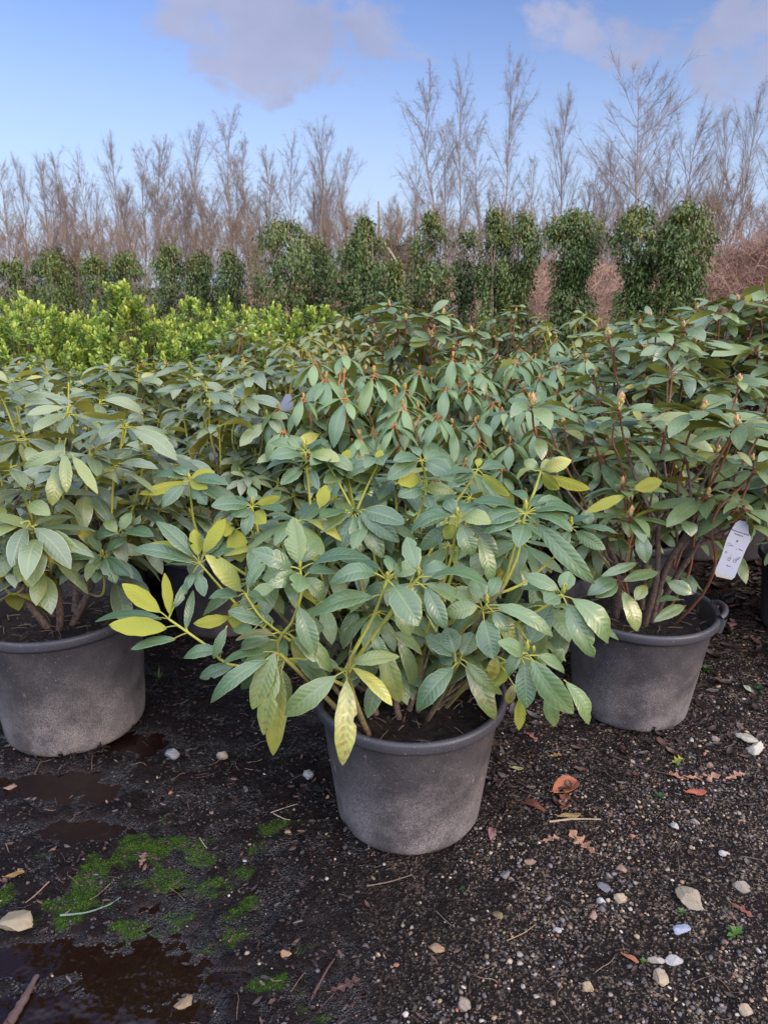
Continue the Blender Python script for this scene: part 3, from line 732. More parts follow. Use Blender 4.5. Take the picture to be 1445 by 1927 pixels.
# ------------------------------------------------------------------ rhododendron leaves
def leaf_tpl(nu, nv):
    u = np.linspace(-1, 1, nu); v = np.linspace(0, 1, nv)
    U, V_ = np.meshgrid(u, v)
    prof = np.sin(math.pi * np.clip(v, 0, 1) ** 1.05) ** 0.72
    prof[0] = 0.06; prof[-1] = 0.02
    return U, V_, prof[:, None], grid_faces(nu, nv)
TPL = {'hi': leaf_tpl(9, 21), 'mid': leaf_tpl(5, 9), 'lo': leaf_tpl(3, 6)}
lr = np.random.RandomState(3)
def leaf(mb, stems, p0, p1, p2, hint, width, tint=(.5, 0, 0), res='mid', fold=.16, recurve=.10, pet=0.02, pucker=0.0, mat=0, pett=1.0, bite=False, petr=0.0015):
    U, V_, prof, faces = TPL[res]
    nv = V_.shape[0]
    c = bez(p0, p1, p2, nv)
    t = np.gradient(c, axis=0); t /= (np.linalg.norm(t, axis=1)[:, None] + 1e-12)
    s = np.cross(t, hint); ln = np.linalg.norm(s, axis=1)[:, None]
    s = s / (ln + 1e-9); n = np.cross(s, t)
    w_ = width / 2
    irr = 1 + 0.06 * lr.uniform(-1, 1)
    W_ = prof * w_ * irr
    if res == 'hi' or bite:
        e = 1 + 0.035 * np.sin(V_ * 23 + lr.rand() * 6) * np.abs(U)
        if bite:
            b0 = lr.uniform(.4, .85); sd = 1 if lr.rand() < .5 else -1
            hole = np.exp(-((V_ - b0) / .045) ** 2) * lr.uniform(.3, .6)
            e = e * np.where(U * sd > 0, 1 - hole, 1)
        W_ = W_ * e
    Z = (fold * np.abs(U) - recurve * 2.4 * U * U) * prof * w_
    if pucker: 
        ph = V_ * 10 - np.abs(U) * 1.5
        Z = Z + pucker * w_ * 0.17 * np.cos(ph * 2 * math.pi) * -np.clip(np.abs(U) * 3, 0, 1) * (1 - np.abs(U)) ** .7 * 1.5 * prof
    Z = Z + 0.05 * w_ * np.sin(V_ * 7 + lr.rand() * 6) * U * (1.4 if res == 'hi' else 1)
    v = c[:, None, :] + s[:, None, :] * (U * W_)[:, :, None] + n[:, None, :] * Z[:, :, None]
    luv = np.stack([U.ravel(), V_.ravel(), np.full(U.size, lr.rand())], 1)
    tt = np.tile(np.asarray(tint, float), (U.size, 1))
    tt[:, 1] = np.clip(tt[:, 1] * (0.75 + .45 * V_.ravel()), 0, 1)
    mb.add(v.reshape(-1, 3), faces, tt, luv, mat)
    return c
def at_whorl(mb, st, W_, az, e0, e1, L_, wr, res, tint, petl=.018, pettint=1.0, roll=0.0, **kw):
    d0 = np.array((math.cos(az) * math.cos(e0), math.sin(az) * math.cos(e0), math.sin(e0)))
    d1 = np.array((math.cos(az) * math.cos(e1), math.sin(az) * math.cos(e1), math.sin(e1)))
    p0 = W_ + d0 * petl
    p1 = p0 + d0 * L_ * .5; p2 = p1 + d1 * L_ * .5
    up = np.array((0, 0, 1.0))
    em = (e0 + e1) / 2
    hint = np.array((-math.cos(az) * math.sin(em), -math.sin(az) * math.sin(em), math.cos(em)))
    if roll:
        sd = np.array((-math.sin(az), math.cos(az), 0)); hint = hint * math.cos(roll) + sd * math.sin(roll)
    leaf(mb, st, p0, p1, p2, hint, L_ * wr, tint, res, **kw)
    if st is not None:
        tube(st, np.array([W_, W_ + d0 * petl * .6 + up * .002, p0 + d0 * L_ * .06]), (.0024, .0016, .001), (pettint, 0, 0), 4)
def bud_mesh(mat, L_=.028, W_=.007):
    mb = MB(); n = 9; v = np.linspace(0, 1, n)
    r = W_ * np.sin(np.clip(v, .03, .99) * math.pi) ** .75 * (1.15 - .6 * v)
    pts = np.stack([0 * v, 0 * v, v * L_], 1)
    tube(mb, pts, r, (1, 0, 0), 8)
    for k in range(7):      # overlapping scales
        a = k * 2.4; z0 = .1 + k * .09
        b = np.array((math.cos(a), math.sin(a), 0))
        s_ = np.array((-math.sin(a), math.cos(a), 0)) * W_ * .7
        p = b * W_ * .72 + np.array((0, 0, L_ * z0))
        m1 = b * W_ * 1.08 + np.array((0, 0, L_ * (z0 + .18))); t1 = b * W_ * .75 + np.array((0, 0, L_ * (z0 + .38)))
        mb.add(np.array([p - s_, p + s_, m1 + s_ * .8, m1 - s_ * .8, t1]), [[0, 1, 2], [0, 2, 3], [3, 2, 4]], (1, 0, 0), [[0, z0, 0]] * 5)
    return mesh_from('bud', mb, mat)
BUDM = {'g': bud_mesh(M['bud_g'], .024, .005), 'p': bud_mesh(M['bud_p'], .034, .0085), 'o': bud_mesh(M['bud_o'], .026, .0065)}
def add_bud(parent, kind, loc, tilt, s=1.0):
    o = link('bud', BUDM[kind], parent); o.location = tuple(loc)
    o.rotation_euler = (tilt[0], tilt[1], lr.rand() * 6); o.scale = (s, s, s)

# ------------------------------------------------------------------ pots
def pot(parent, rt, rb, h, seed=0, slots=(), handle=None, soil_h=None, detail=72, extra_rim=None):
    mb = MB(); n = detail
    prof = [(rb * .55, .001), (rb * .86, .001), (rb * .955, .006), (rb * .99, .018), (rb * 1.0, .034)]
    for k in range(1, 8): prof.append((rb + (rt * .955 - rb) * (k / 7) , .034 + (h - .034 - .03) * k / 7))
    a = np.arange(n) * 2 * math.pi / n
    V_ = []
    rs = np.random.RandomState(seed)
    for r, z in prof:
        wob = 1 + .004 * np.sin(a * 3 + seed)
        V_.append(np.stack([r * wob * np.cos(a), r * wob * np.sin(a), np.full(n, z)], 1))
    V_ = np.concatenate(V_); f = grid_faces(n, len(prof), True)
    keep = []
    for i, q_ in enumerate(f):
        ring = i // n; seg = i % n
        if ring in (2, 3) and any(abs(((a[seg] - s + math.pi) % (2 * math.pi)) - math.pi) < .04 for s in slots): continue
        keep.append(q_)
    mb.add(V_, keep)
    inner = [(rb * .93, .012), (rb * .97, .05), (rt * .93, h - .03), (rt * .955, h - .008)]
    W_ = np.concatenate([np.stack([r * np.cos(a), r * np.sin(a), np.full(n, z)], 1) for r, z in inner])
    mb.add(W_, grid_faces(n, len(inner), True)[:, ::-1])
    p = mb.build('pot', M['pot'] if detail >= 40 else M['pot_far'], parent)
    rm = MB()       # rolled lip
    rp = [(rt * .956, h - .045), (rt * .985, h - .034), (rt * 1.02, h - .031), (rt * 1.028, h - .026), (rt * 1.028, h - .008), (rt * 1.018, h), (rt * .985, h + .001), (rt * .962, h - .003), (rt * .952, h - .012), (rt * .948, h - .03)]
    W_ = np.concatenate([np.stack([r * np.cos(a), r * np.sin(a), np.full(n, z)], 1) for r, z in rp])
    rm.add(W_, grid_faces(n, len(rp), True))
    rim = rm.build('rim', M['rim'], p)
    if handle is not None:      # grip loop standing off the lip
        hm = MB(); aa = np.linspace(handle - .24, handle + .24, 13)
        rr = rt * 1.02 + .016 * np.sin(np.linspace(0, math.pi, 13)) ** .5
        pts = np.stack([rr * np.cos(aa), rr * np.sin(aa), np.full(13, h + .002) + .012 * np.sin(np.linspace(0, math.pi, 13)) ** .5], 1)
        tube(hm, pts, .010, (0, 0, 0), 8)
        for s in (-.24, .24):
            b0 = np.array((rt * 1.0 * math.cos(handle + s), rt * math.sin(handle + s), h - .05)); b1 = np.array((rt * 1.04 * math.cos(handle + s), rt * 1.04 * math.sin(handle + s), h + .004))
            tube(hm, np.array([b0, (b0 + b1) / 2, b1]), .016, (0, 0, 0), 8)
        hm.build('handle', M['rim'], p)
    if detail < 40: soil_n = 24
    else: soil_n = 64
    sh = soil_h if soil_h is not None else h - .06
    sm = MB(); rr = np.linspace(0, rt * .93, 16); aa = np.arange(soil_n) * 2 * math.pi / soil_n
    RR, AA = np.meshgrid(rr, aa, indexing='ij')
    X = RR * np.cos(AA); Y = RR * np.sin(AA)
    Z = sh + .02 * (1 - (RR / rt) ** 2) + .022 * fbm(X * 16 + seed, Y * 16, 4)
    sm.add(np.stack([X, Y, Z], -1).reshape(-1, 3), grid_faces(soil_n, 16, True))
    rl = np.random.RandomState(seed + 5)
    if detail >= 40:
        for _ in range(110):
            a_ = rl.rand() * 6.28; d_ = rt * .88 * rl.rand() ** .5; x, y = d_ * math.cos(a_), d_ * math.sin(a_)
            az = rl.rand() * 6.28; l_ = rl.uniform(.008, .05); dv = np.array((math.cos(az), math.sin(az), rl.uniform(-.1, .2)))
            c_ = np.array((x, y, sh + .02 + rl.uniform(-.004, .006)))
            tube(sm, np.array([c_, c_ + dv * l_ * .5 + (0, 0, .002), c_ + dv * l_]), rl.uniform(.0008, .0025), [(0, 0, 0)] * 3, 4, mat=1)
    sm.build('soil', [M['soil'], M['chips']], parent)
    return p
q = NT('wood_chips'); M['chips'] = q.put(color=q.mix(q.noise(20, 3), (0.04, 0.03, 0.025), (0.24, 0.17, 0.12)), rough=.8)

# ------------------------------------------------------------------ a generic potted rhododendron
KIND = {
  #            leaf material, stem material, n leaves, length, ratio, first elev, last elev, bud, bud chance, stem tint
  'flat':  dict(leaf='leaf_grey', stem='stem_y', n=(10, 14), L=(.13, .18), wr=(.27, .34), e0=(-15, 28), e1=(-62, -12), bud='g', bc=.5, yel=.10, fold=.22, shoot=(.13, .22)),
  'droop': dict(leaf='leaf_droop', stem='stem_o', n=(9, 12), L=(.14, .185), wr=(.27, .33), e0=(-38, -12), e1=(-85, -62), bud='o', bc=.5, roll=.14, yel=.05, fold=.10, shoot=(.10, .15)),
  'bud':   dict(leaf='leaf_dark', stem='stem_r', n=(10, 14), L=(.12, .17), wr=(.29, .36), e0=(-5, 30), e1=(-50, 0), bud='p', bc=.5, yel=.08, fold=.20, shoot=(.10, .16)),
  'olive': dict(leaf='leaf_olive', stem='stem_y', n=(9, 12), L=(.10, .13), wr=(.28, .35), e0=(-25, 15), e1=(-75, -40), bud='o', bc=.5, yel=.15, fold=.10, shoot=(.09, .14)),
  'dark':  dict(leaf='leaf_dark', stem='stem_d', n=(9, 12), L=(.07, .10), wr=(.34, .42), e0=(-5, 25), e1=(-50, -15), bud='o', bc=.3, yel=.02, fold=.2, shoot=(.07, .11)),
}
def dome_whorls(r, H, Rr, n, mind=.085, low=.45, cone=.35):
    """points over a lumpy dome plus an under-layer"""
    pts = []
    tries = 0
    while len(pts) < n and tries < 6000:
        tries += 1
        a = r.rand() * 6.283; q_ = math.sqrt(r.rand()); rr = Rr * q_ * r.uniform(.85, 1.1)
        top = H - (H - low) * (q_ ** 2.4) * (1 - cone) - cone * (H - low) * q_ * .6
        z = top - abs(r.normal()) * .05 - (r.rand() < .35) * r.uniform(.1, .3)
        z = max(z, low - .05)
        p = np.array((rr * math.cos(a), rr * math.sin(a), z))
        if all(np.linalg.norm(p - k) > mind for k in pts): pts.append(p)
    return pts
def grow(root, r, kind, H, Rr, n, res, base_h, low=.5, cone=.35, buds=True, mind=.085, leafn=None, yellow_boost=0, whorls=None, budmax=40, trunks=None):
    K = KIND[kind]
    fol = MB(); st = MB()
    W_ = dome_whorls(r, H, Rr, n, mind, low, cone) if whorls is None else whorls
    nk = trunks or (5 + int(Rr * 6)); nodes = []
    for k in range(nk):
        a = k * 6.283 / nk + r.uniform(-.4, .4); rr = Rr * r.uniform(.25, .5)
        b = np.array((.07 * math.cos(a) * r.uniform(.4, 1.3), .07 * math.sin(a) * r.uniform(.4, 1.3), base_h))
        nd = np.array((rr * math.cos(a), rr * math.sin(a), base_h + (H - base_h) * r.uniform(.32, .48)))
        nodes.append(nd)
        mid = (b + nd) / 2 + r.uniform(-.03, .03, 3)
        tube(st, spline([b, mid, nd], 9), np.linspace(.013, .008, 9), (0, 0, 0), 7, bump=.18)
    nb = 0
    for w_ in W_:
        nd = min(nodes, key=lambda q_: np.linalg.norm((q_ - w_) * (1, 1, .5)) + r.uniform(0, .08))
        sh = r.uniform(*K['shoot'])
        out = nrm(np.array((w_[0], w_[1], 0)) + 1e-6)
        fork = w_ - np.array((out[0] * sh * .35, out[1] * sh * .35, sh * .92)) + r.uniform(-.015, .015, 3)
        if fork[2] < base_h + .05: fork[2] = base_h + .05 + r.rand() * .05
        path = spline([nd, (nd + fork) / 2 + r.uniform(-.02, .02, 3) - (0, 0, .01), fork, w_], 14)
        tt = np.zeros((14, 3)); tt[:, 0] = np.clip((np.linspace(0, 1, 14) - .45) / .2, 0, 1)
        tube(st, path, np.interp(np.linspace(0, 1, 14), (0, .6, 1), (.0065, .0042, .0034)), tt, 5)
        n_ = r.randint(*K['n']) if leafn is None else leafn
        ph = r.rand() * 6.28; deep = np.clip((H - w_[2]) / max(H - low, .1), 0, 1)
        size = r.uniform(.8, 1.12)
        for k in range(n_):
            inner = k >= n_ * .72
            az = ph + k * 2.399 + r.uniform(-.25, .25)
            e0 = R(r.uniform(*K['e0']) + (30 if inner else 0) - deep * 10); e1 = R(r.uniform(*K['e1']) + (25 if inner else 0) - deep * 12)
            L_ = r.uniform(*K['L']) * size * (.72 if inner else 1)
            y = K['yel'] * r.rand() + (.75 * r.rand() if r.rand() < .05 + yellow_boost else 0)
            if r.rand() < .12: continue
            L_ *= r.uniform(.78, 1.12); az += r.normal(0, .22)
            at_whorl(fol, st, w_ - np.array((0, 0, .028 * r.rand())), az, e0, e1, L_, r.uniform(*K['wr']), res,
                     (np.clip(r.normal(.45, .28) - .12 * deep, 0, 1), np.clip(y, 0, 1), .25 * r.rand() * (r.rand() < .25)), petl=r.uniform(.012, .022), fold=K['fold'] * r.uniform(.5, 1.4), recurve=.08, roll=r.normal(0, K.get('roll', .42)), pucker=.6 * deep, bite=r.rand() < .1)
        # older leaves at the fork below
        if r.rand() < .62:
            for k in range(r.randint(3, 6)):
                az = r.rand() * 6.28; L_ = r.uniform(*K['L']) * .98
                at_whorl(fol, st, fork, az, R(r.uniform(-35, 5)), R(r.uniform(-80, -40)), L_, r.uniform(*K['wr']) * 1.1, res,
                         (r.uniform(0, .55), .2 * r.rand() + (.6 if r.rand() < .07 else 0), .5 * r.rand() * (r.rand() < .4)), petl=.02, fold=.12, pucker=1.0)
        if buds and r.rand() < K['bc'] and nb < budmax:
            add_bud(root, K['bud'], w_ - (0, 0, .002), (r.uniform(-.25, .25), r.uniform(-.25, .25)), r.uniform(.8, 1.15)); nb += 1
    fo = fol.build('foliage', M[K['leaf']], root)
    st.build('branches', M[K['stem']], root)
    return fo
# ------------------------------------------------------------------ the centre plant, leaf by leaf
CX, CY = 0.073, 1.785
root = thing('potted_rhododendron', 'rhododendron in the foremost centre pot, long leaves hanging over its rim', 'potted shrub', (CX, CY, 0))
pot(root, .268, .215, .41, 1, slots=(), detail=96, soil_h=.345)
fol = MB(); st = MB()
O = np.array((CX, CY, 0.0))
SPTS = []
WS = 1
def ML(D, bx, by, tx, ty, w_, side='T', t=(.5, .05, 0), dD=None, bulge=.10, pucker=0.0, bite=False, fold=.30):
    if dD is None: dD = -.05 if ty > by else .03
    b = P(bx, by, D); e = P(tx, ty, D + dD)
    L_ = np.linalg.norm(e - b); mid = (b + e) / 2
    toc = nrm(np.array((0, 0, CAMH)) - mid); up = np.array((0, 0, 1.))
    if side == 'T': hint = nrm(toc * .9 + up * .45)
    elif side == 'U': hint = -nrm(toc * 1.0 - up * .1)
    elif side == 'S': hint = nrm(up * 1.0 + toc * .42)
    elif side == 'L': hint = nrm(toc * .6 + up * .3 + np.array((-.8, 0, 0)))
    else: hint = nrm(toc * .6 + up * .3 + np.array((.8, 0, 0)))
    ax = nrm(e - b); h_ = nrm(hint - ax * np.dot(hint, ax)); h_ = nrm(h_ + np.cross(ax, h_) * lr.normal(0, .28)); bulge *= lr.uniform(.6, 1.7); bite = bite or lr.rand() < .16
    bl = h_ * bulge * L_ if side != 'U' else -h_ * bulge * L_ * .6
    wm = w_ * zdepth(mid) / F
    if side == 'S': wm *= 1.45
    if side in 'LR': wm *= 1.35
    p1 = mid + bl * 2
    pet = b + (p1 - b) * .10
    leaf(fol, st, pet - O, p1 - O, e - O, h_, wm * .86, t, 'hi', fold=fold, recurve=.10, pucker=pucker, bite=bite)
    s0 = b - O
    if SPTS:
        A = np.concatenate(SPTS); d_ = np.linalg.norm(A - s0, axis=1); k = int(np.argmin(d_))
        if d_[k] < .075: s0 = A[k]
    pe = pet + (p1 - pet) * .1 - O
    tube(fol, bez(s0, (s0 + pe) / 2 + np.array((0, 0, .004)), pe, 6), (.0019, .0018, .0017, .0017, .0016, .0014), (.85, 0, 0), 6, mat=1)
def MS(pts, r0, r1, t0=1.0, t1=1.0, n=16):
    P3 = spline([P(a, b, D) - O for a, b, D in pts], n)
    tt = np.zeros((n, 3)); tt[:, 0] = np.linspace(t0, t1, n)
    r0 *= .8; r1 *= .75
    tube(st, P3, np.linspace(r0, r1, n) * (1 + .06 * np.cos(np.arange(n) * 2.3)), tt, 9)
    SPTS.append(P3[2:]); return P3
def MBUD(px, py, D, s=1.0, tilt=(0, 0), kind='g'):
    add_bud(root, kind, P(px, py, D) - O, tilt, s)
G1 = (.25, 0, 0); G2 = (.6, .02, 0); G3 = (.85, .12, .05); BLU = (.1, 0, 0); YU = (.8, .9, 0); YT = (.9, .75, .1); YB = (.8, .5, .2); BR = (.6, .3, .9)
# A: the branch reaching out to the left
D = 1.60
MS([(650, 1262, 1.66), (560, 1240, 1.62), (441, 1253, 1.60), (385, 1212, 1.60), (318, 1165, 1.60)], .0055, .004)
ML(D, 320, 1183, 206, 1176, 44, 'U', YU, .0, .05, .5); ML(D, 306, 1155, 230, 1098, 40, 'U', YU, .0, .06, .4)
ML(D, 322, 1163, 310, 1078, 24, 'U', (.8, .7, 0), .02, .04); ML(D, 325, 1147, 353, 1094, 20, 'T', BLU, .05)
ML(D, 349, 1190, 364, 1110, 20, 'T', G1, .04, -.04); ML(D + .02, 312, 1168, 180, 1170, 24, 'S', BLU, .06, .12)
ML(D, 335, 1203, 248, 1222, 24, 'S', G1, -.02, .08)
# B
D = 1.76
MS([(560, 1230, 1.78), (470, 1160, 1.76), (420, 1110, 1.76), (377, 1061, 1.76)], .0055, .0035)
ML(D, 369, 1053, 294, 980, 40, 'T', BLU, .02); ML(D, 372, 1064, 250, 1033, 24, 'S', BLU, .02); ML(D + .02, 372, 1050, 283, 1022, 34, 'U', (.8, .6, 0), .02)
ML(D, 372, 1047, 366, 996, 38, 'U', (.75, .55, 0), .04); ML(D, 381, 1045, 425, 975, 30, 'U', (.8, .75, 0), .04); ML(D + .03, 383, 1048, 418, 1000, 36, 'T', BLU, .06)
ML(D, 370, 1066, 306, 1066, 24, 'S', BLU, -.02); ML(D, 373, 1077, 385, 1123, 26, 'T', G1, -.05, pucker=.5); ML(D, 365, 1075, 352, 1112, 22, 'T', G1, -.05, pucker=.5)
ML(D + .02, 376, 1060, 300, 1048, 28, 'T', (.7, .3, 0), .0); ML(D + .03, 390, 1055, 452, 1030, 28, 'S', G1, .03)
# C
D = 1.58
MS([(545, 1205, 1.60), (525, 1190, 1.58), (490, 1160, 1.58), (461, 1117, 1.58)], .005, .0035)
ML(D, 457, 1117, 386, 1044, 52, 'T', (1, .55, 0), -.03, .13, 0, True, .10); ML(D, 455, 1124, 392, 1127, 24, 'S', BLU, -.05, bite=True)
ML(D, 462, 1122, 505, 1135, 30, 'S', G1, .03); ML(D + .05, 466, 1112, 500, 1060, 34, 'T', G2, .05)
ML(D + .03, 468, 1128, 520, 1100, 30, 'T', G3, .03)
ML(1.6, 520, 1172, 429, 1150, 40, 'T', (.1, 0, .3), -.03, pucker=.7); ML(1.6, 437, 1160, 364, 1174, 28, 'U', (.7, .6, 0), -.02)
ML(1.6, 445, 1130, 447, 1188, 40, 'U', (.8, .75, .2), .0); ML(1.62, 470, 1140, 488, 1158, 30, 'U', (.8, .8, .3), 0)
# D
D = 1.52
MS([(648, 1290, 1.62), (525, 1229, 1.55), (553, 1165, 1.53), (568, 1110, 1.52), (565, 1072, 1.52)], .0062, .004, .7, 1)
ML(D, 563, 1067, 551, 973, 50, 'T', (.75, .15, .12), .05, .06, 0, True); ML(D, 553, 1071, 473, 1035, 42, 'T', (.2, 0, 0), -.02, .12)
ML(D, 581, 1066, 698, 1052, 40, 'S', BLU, -.02, .10, .6); ML(D, 560, 1078, 502, 1102, 36, 'T', (.4, 0, 0), -.06, .1, 0, True)
ML(D, 566, 1080, 560, 1115, 46, 'T', (.45, .05, 0), -.08, .1, 0, True); ML(D + .02, 555, 1075, 494, 1088, 40, 'T', (.6, .1, 0), .02)
ML(D, 561, 1137, 593, 1234, 46, 'T', (.35, .0, 0), -.04, .08, .2); ML(D + .04, 575, 1080, 640, 1084, 34, 'S', G1, .06)
ML(D + .06, 560, 1060, 600, 1020, 32, 'T', G2, .06); ML(D + .03, 570, 1085, 612, 1130, 38, 'T', G2, .0)
MBUD(565, 1070, D, .8)
# E
D = 1.48
MS([(650, 1262, 1.52), (672, 1215, 1.50), (702, 1160, 1.49), (728, 1092, 1.48)], .0065, .0042); MS([(655, 1262, 1.53), (700, 1200, 1.52), (742, 1149, 1.50), (760, 1120, 1.50)], .0062, .0042)
ML(D, 714, 1125, 583, 1162, 54, 'T', (.45, .0, 0), -.01, .10, .25); ML(D, 712, 1082, 622, 1098, 32, 'S', (.2, 0, 0), -.03, .18)
ML(D, 737, 1099, 788, 1178, 62, 'T', (.3, 0, 0), -.07, .12, .15); ML(D, 735, 1080, 726, 1045, 30, 'T', (.4, 0, 0), .06, bite=True); ML(D, 738, 1082, 755, 1052, 22, 'R', (.4, 0, 0), .06)
ML(D + .02, 745, 1130, 772, 1196, 44, 'T', (.5, .1, 0), -.03, .1, .3); ML(D + .05, 720, 1075, 640, 1052, 30, 'S', BLU, .04)
ML(D + .04, 722, 1095, 690, 1140, 40, 'T', G1, .0); ML(D + .05, 735, 1085, 790, 1060, 34, 'T', G2, .04)
ML(D + .03, 730, 1105, 812, 1130, 40, 'T', G1, .04); MBUD(728, 1090, D, 1.0, (0, .3))
# F: the old leaves hanging over the rim
D = 1.47
MS([(700, 1400, 1.66), (672, 1330, 1.56), (652, 1262, 1.49)], .012, .0065, 0, .6)
ML(D, 638, 1268, 535, 1347, 50, 'T', (.45, .12, .12), -.03, .12, 1.1); ML(D, 652, 1272, 644, 1440, 56, 'T', (.9, .55, .75), -.09, .06, 1.2, True)
ML(D, 660, 1255, 738, 1328, 36, 'T', (1, .8, .5), -.05, .12, .4); ML(D, 660, 1250, 752, 1236, 34, 'T', (.6, .25, .35), .0, .12, .7)
ML(D + .10, 715, 1200, 752, 1323, 46, 'T', (.6, .3, .5), -.03, .1, 1.0); ML(D + .12, 745, 1200, 778, 1290, 36, 'T', (.3, .1, .2), .0, .1, 1.0)
ML(D + .06, 700, 1188, 722, 1238, 28, 'T', G1, -.02); ML(D + .05, 732, 1190, 794, 1232, 34, 'T', (.3, .1, .7), .0, .1, .6)
ML(D + .08, 640, 1255, 575, 1245, 34, 'T', (.3, .1, .2), .04, .1, .6); ML(D + .14, 660, 1225, 700, 1280, 34, 'T', G1, .02, .1, .8)
MS([(655, 1255, 1.46), (660, 1215, 1.455), (671, 1170, 1.45)], .0022, .0008, 0, 0)
ML(D, 658, 1290, 640, 1330, 22, 'T', (.6, .6, .5), 0)
# G: lower left hanging group
D = 1.50
MS([(690, 1390, 1.7), (600, 1300, 1.6), (525, 1229, 1.52)], .010, .006, 0, .8)
ML(D, 520, 1222, 475, 1335, 44, 'T', (.5, .18, .5), -.04, .08, 1.1); ML(D, 524, 1245, 497, 1383, 46, 'T', (.6, .3, .55), -.05, .06, 1.2); ML(D + .03, 530, 1252, 513, 1422, 46, 'T', (.85, .5, .4), -.03, .06, 1.2)
ML(D, 515, 1236, 396, 1323, 36, 'T', (.25, 0, .1), -.04, .13, .9); ML(D + .03, 500, 1240, 455, 1298, 34, 'T', BLU, .0, .1, .6)
ML(D + .02, 505, 1228, 421, 1247, 30, 'S', G1, .0, .12); ML(1.58, 425, 1228, 345, 1238, 36, 'T', (.15, 0, 0), .0, .1); ML(1.6, 445, 1252, 376, 1276, 30, 'T', (.15, 0, 0), .0)
ML(1.56, 428, 1178, 402, 1240, 24, 'T', G1, -.02, .1, .6); ML(D, 518, 1196, 444, 1205, 26, 'S', (.3, .1, 1.0), .0, .1, .5); ML(D + .02, 515, 1205, 455, 1222, 26, 'S', (.3, .05, .5), .02, .1, .6)
ML(D + .02, 545, 1197, 626, 1264, 46, 'T', (.4, .1, .4), .0, .12, .9); ML(D + .06, 548, 1240, 618, 1300, 40, 'T', G1, .05, .1, .9)
ML(D + .05, 520, 1250, 545, 1330, 36, 'T', (.3, .1, .2), .0, .06, .9); ML(D + .06, 480, 1190, 440, 1180, 30, 'T', G2, .05)
ML(D + .06, 560, 1180, 610, 1180, 40, 'T', G1, .03); ML(D + .05, 500, 1180, 455, 1245, 34, 'T', G1, .02, .1, .4)
# H
D = 1.98
MS([(620, 1180, 1.9), (400, 1040, 1.98), (369, 993, 1.98), (361, 950, 1.98), (357, 906, 1.98)], .006, .0042)
for b, e, w_, s_, t_ in [((355, 905), (263, 930), 26, 'U', (.8, .7, 0)), ((358, 898), (405, 888), 26, 'U', (.6, .5, 0)), ((358, 905), (391, 920), 28, 'U', (.6, .5, 0)), ((352, 902), (285, 898), 26, 'S', BLU),
                         ((360, 902), (430, 912), 26, 'S', BLU), ((350, 908), (305, 955), 30, 'T', BLU), ((364, 908), (390, 950), 32, 'T', G1), ((354, 897), (330, 880), 24, 'S', BLU), ((362, 908), (425, 945), 26, 'S', G1)]:
    ML(D, *b, *e, w_, s_, t_)
MBUD(357, 904, D)
# I
D = 1.84
MS([(600, 1180, 1.8), (500, 1055, 1.84), (487, 1005, 1.84), (475, 955, 1.84)], .006, .004); MS([(520, 1080, 1.84), (484, 1020, 1.85), (470, 990, 1.85)], .004, .003)
for b, e, w_, s_, t_ in [((470, 952), (398, 953), 28, 'S', BLU), ((480, 948), (527, 935), 26, 'U', (.7, .6, 0)), ((468, 958), (436, 972), 26, 'S', BLU), ((474, 958), (460, 1009), 30, 'T', BLU), ((482, 955), (540, 962), 26, 'S', BLU),
                         ((468, 950), (425, 938), 26, 'S', G1), ((440, 992), (455, 1058), 46, 'U', (.8, .75, 0)), ((415, 975), (425, 1010), 46, 'U', (.85, .75, 0)), ((478, 962), (500, 985), 36, 'U', (.8, .7, 0)), ((480, 945), (470, 915), 22, 'T', G1)]:
    ML(D, *b, *e, w_, s_, t_)
MBUD(475, 950, D)
ML(1.8, 601, 957, 614, 912, 32, 'U', (.6, .65, .3), .02)
# J
D = 1.93
MS([(640, 1150, 1.8), (605, 1050, 1.9), (590, 1000, 1.93), (582, 930, 1.93), (575, 852, 1.93)], .0065, .0045); MS([(612, 1060, 1.9), (598, 990, 1.93), (590, 960, 1.93)], .0045, .003)
for b, e, w_, s_, t_ in [((570, 848), (508, 834), 24, 'S', G2), ((570, 856), (505, 862), 24, 'S', G1), ((570, 862), (500, 886), 26, 'S', G1), ((580, 850), (618, 830), 22, 'S', BLU), ((580, 852), (625, 848), 24, 'S', BLU), ((582, 856), (640, 868), 26, 'S', (.6, .4, 0)),
                         ((572, 880), (528, 912), 30, 'T', G1), ((585, 880), (600, 922), 22, 'T', BLU), ((568, 845), (545, 822), 20, 'S', G2)]:
    ML(D, *b, *e, w_, s_, t_)
MBUD(573, 846, D, 1.3)
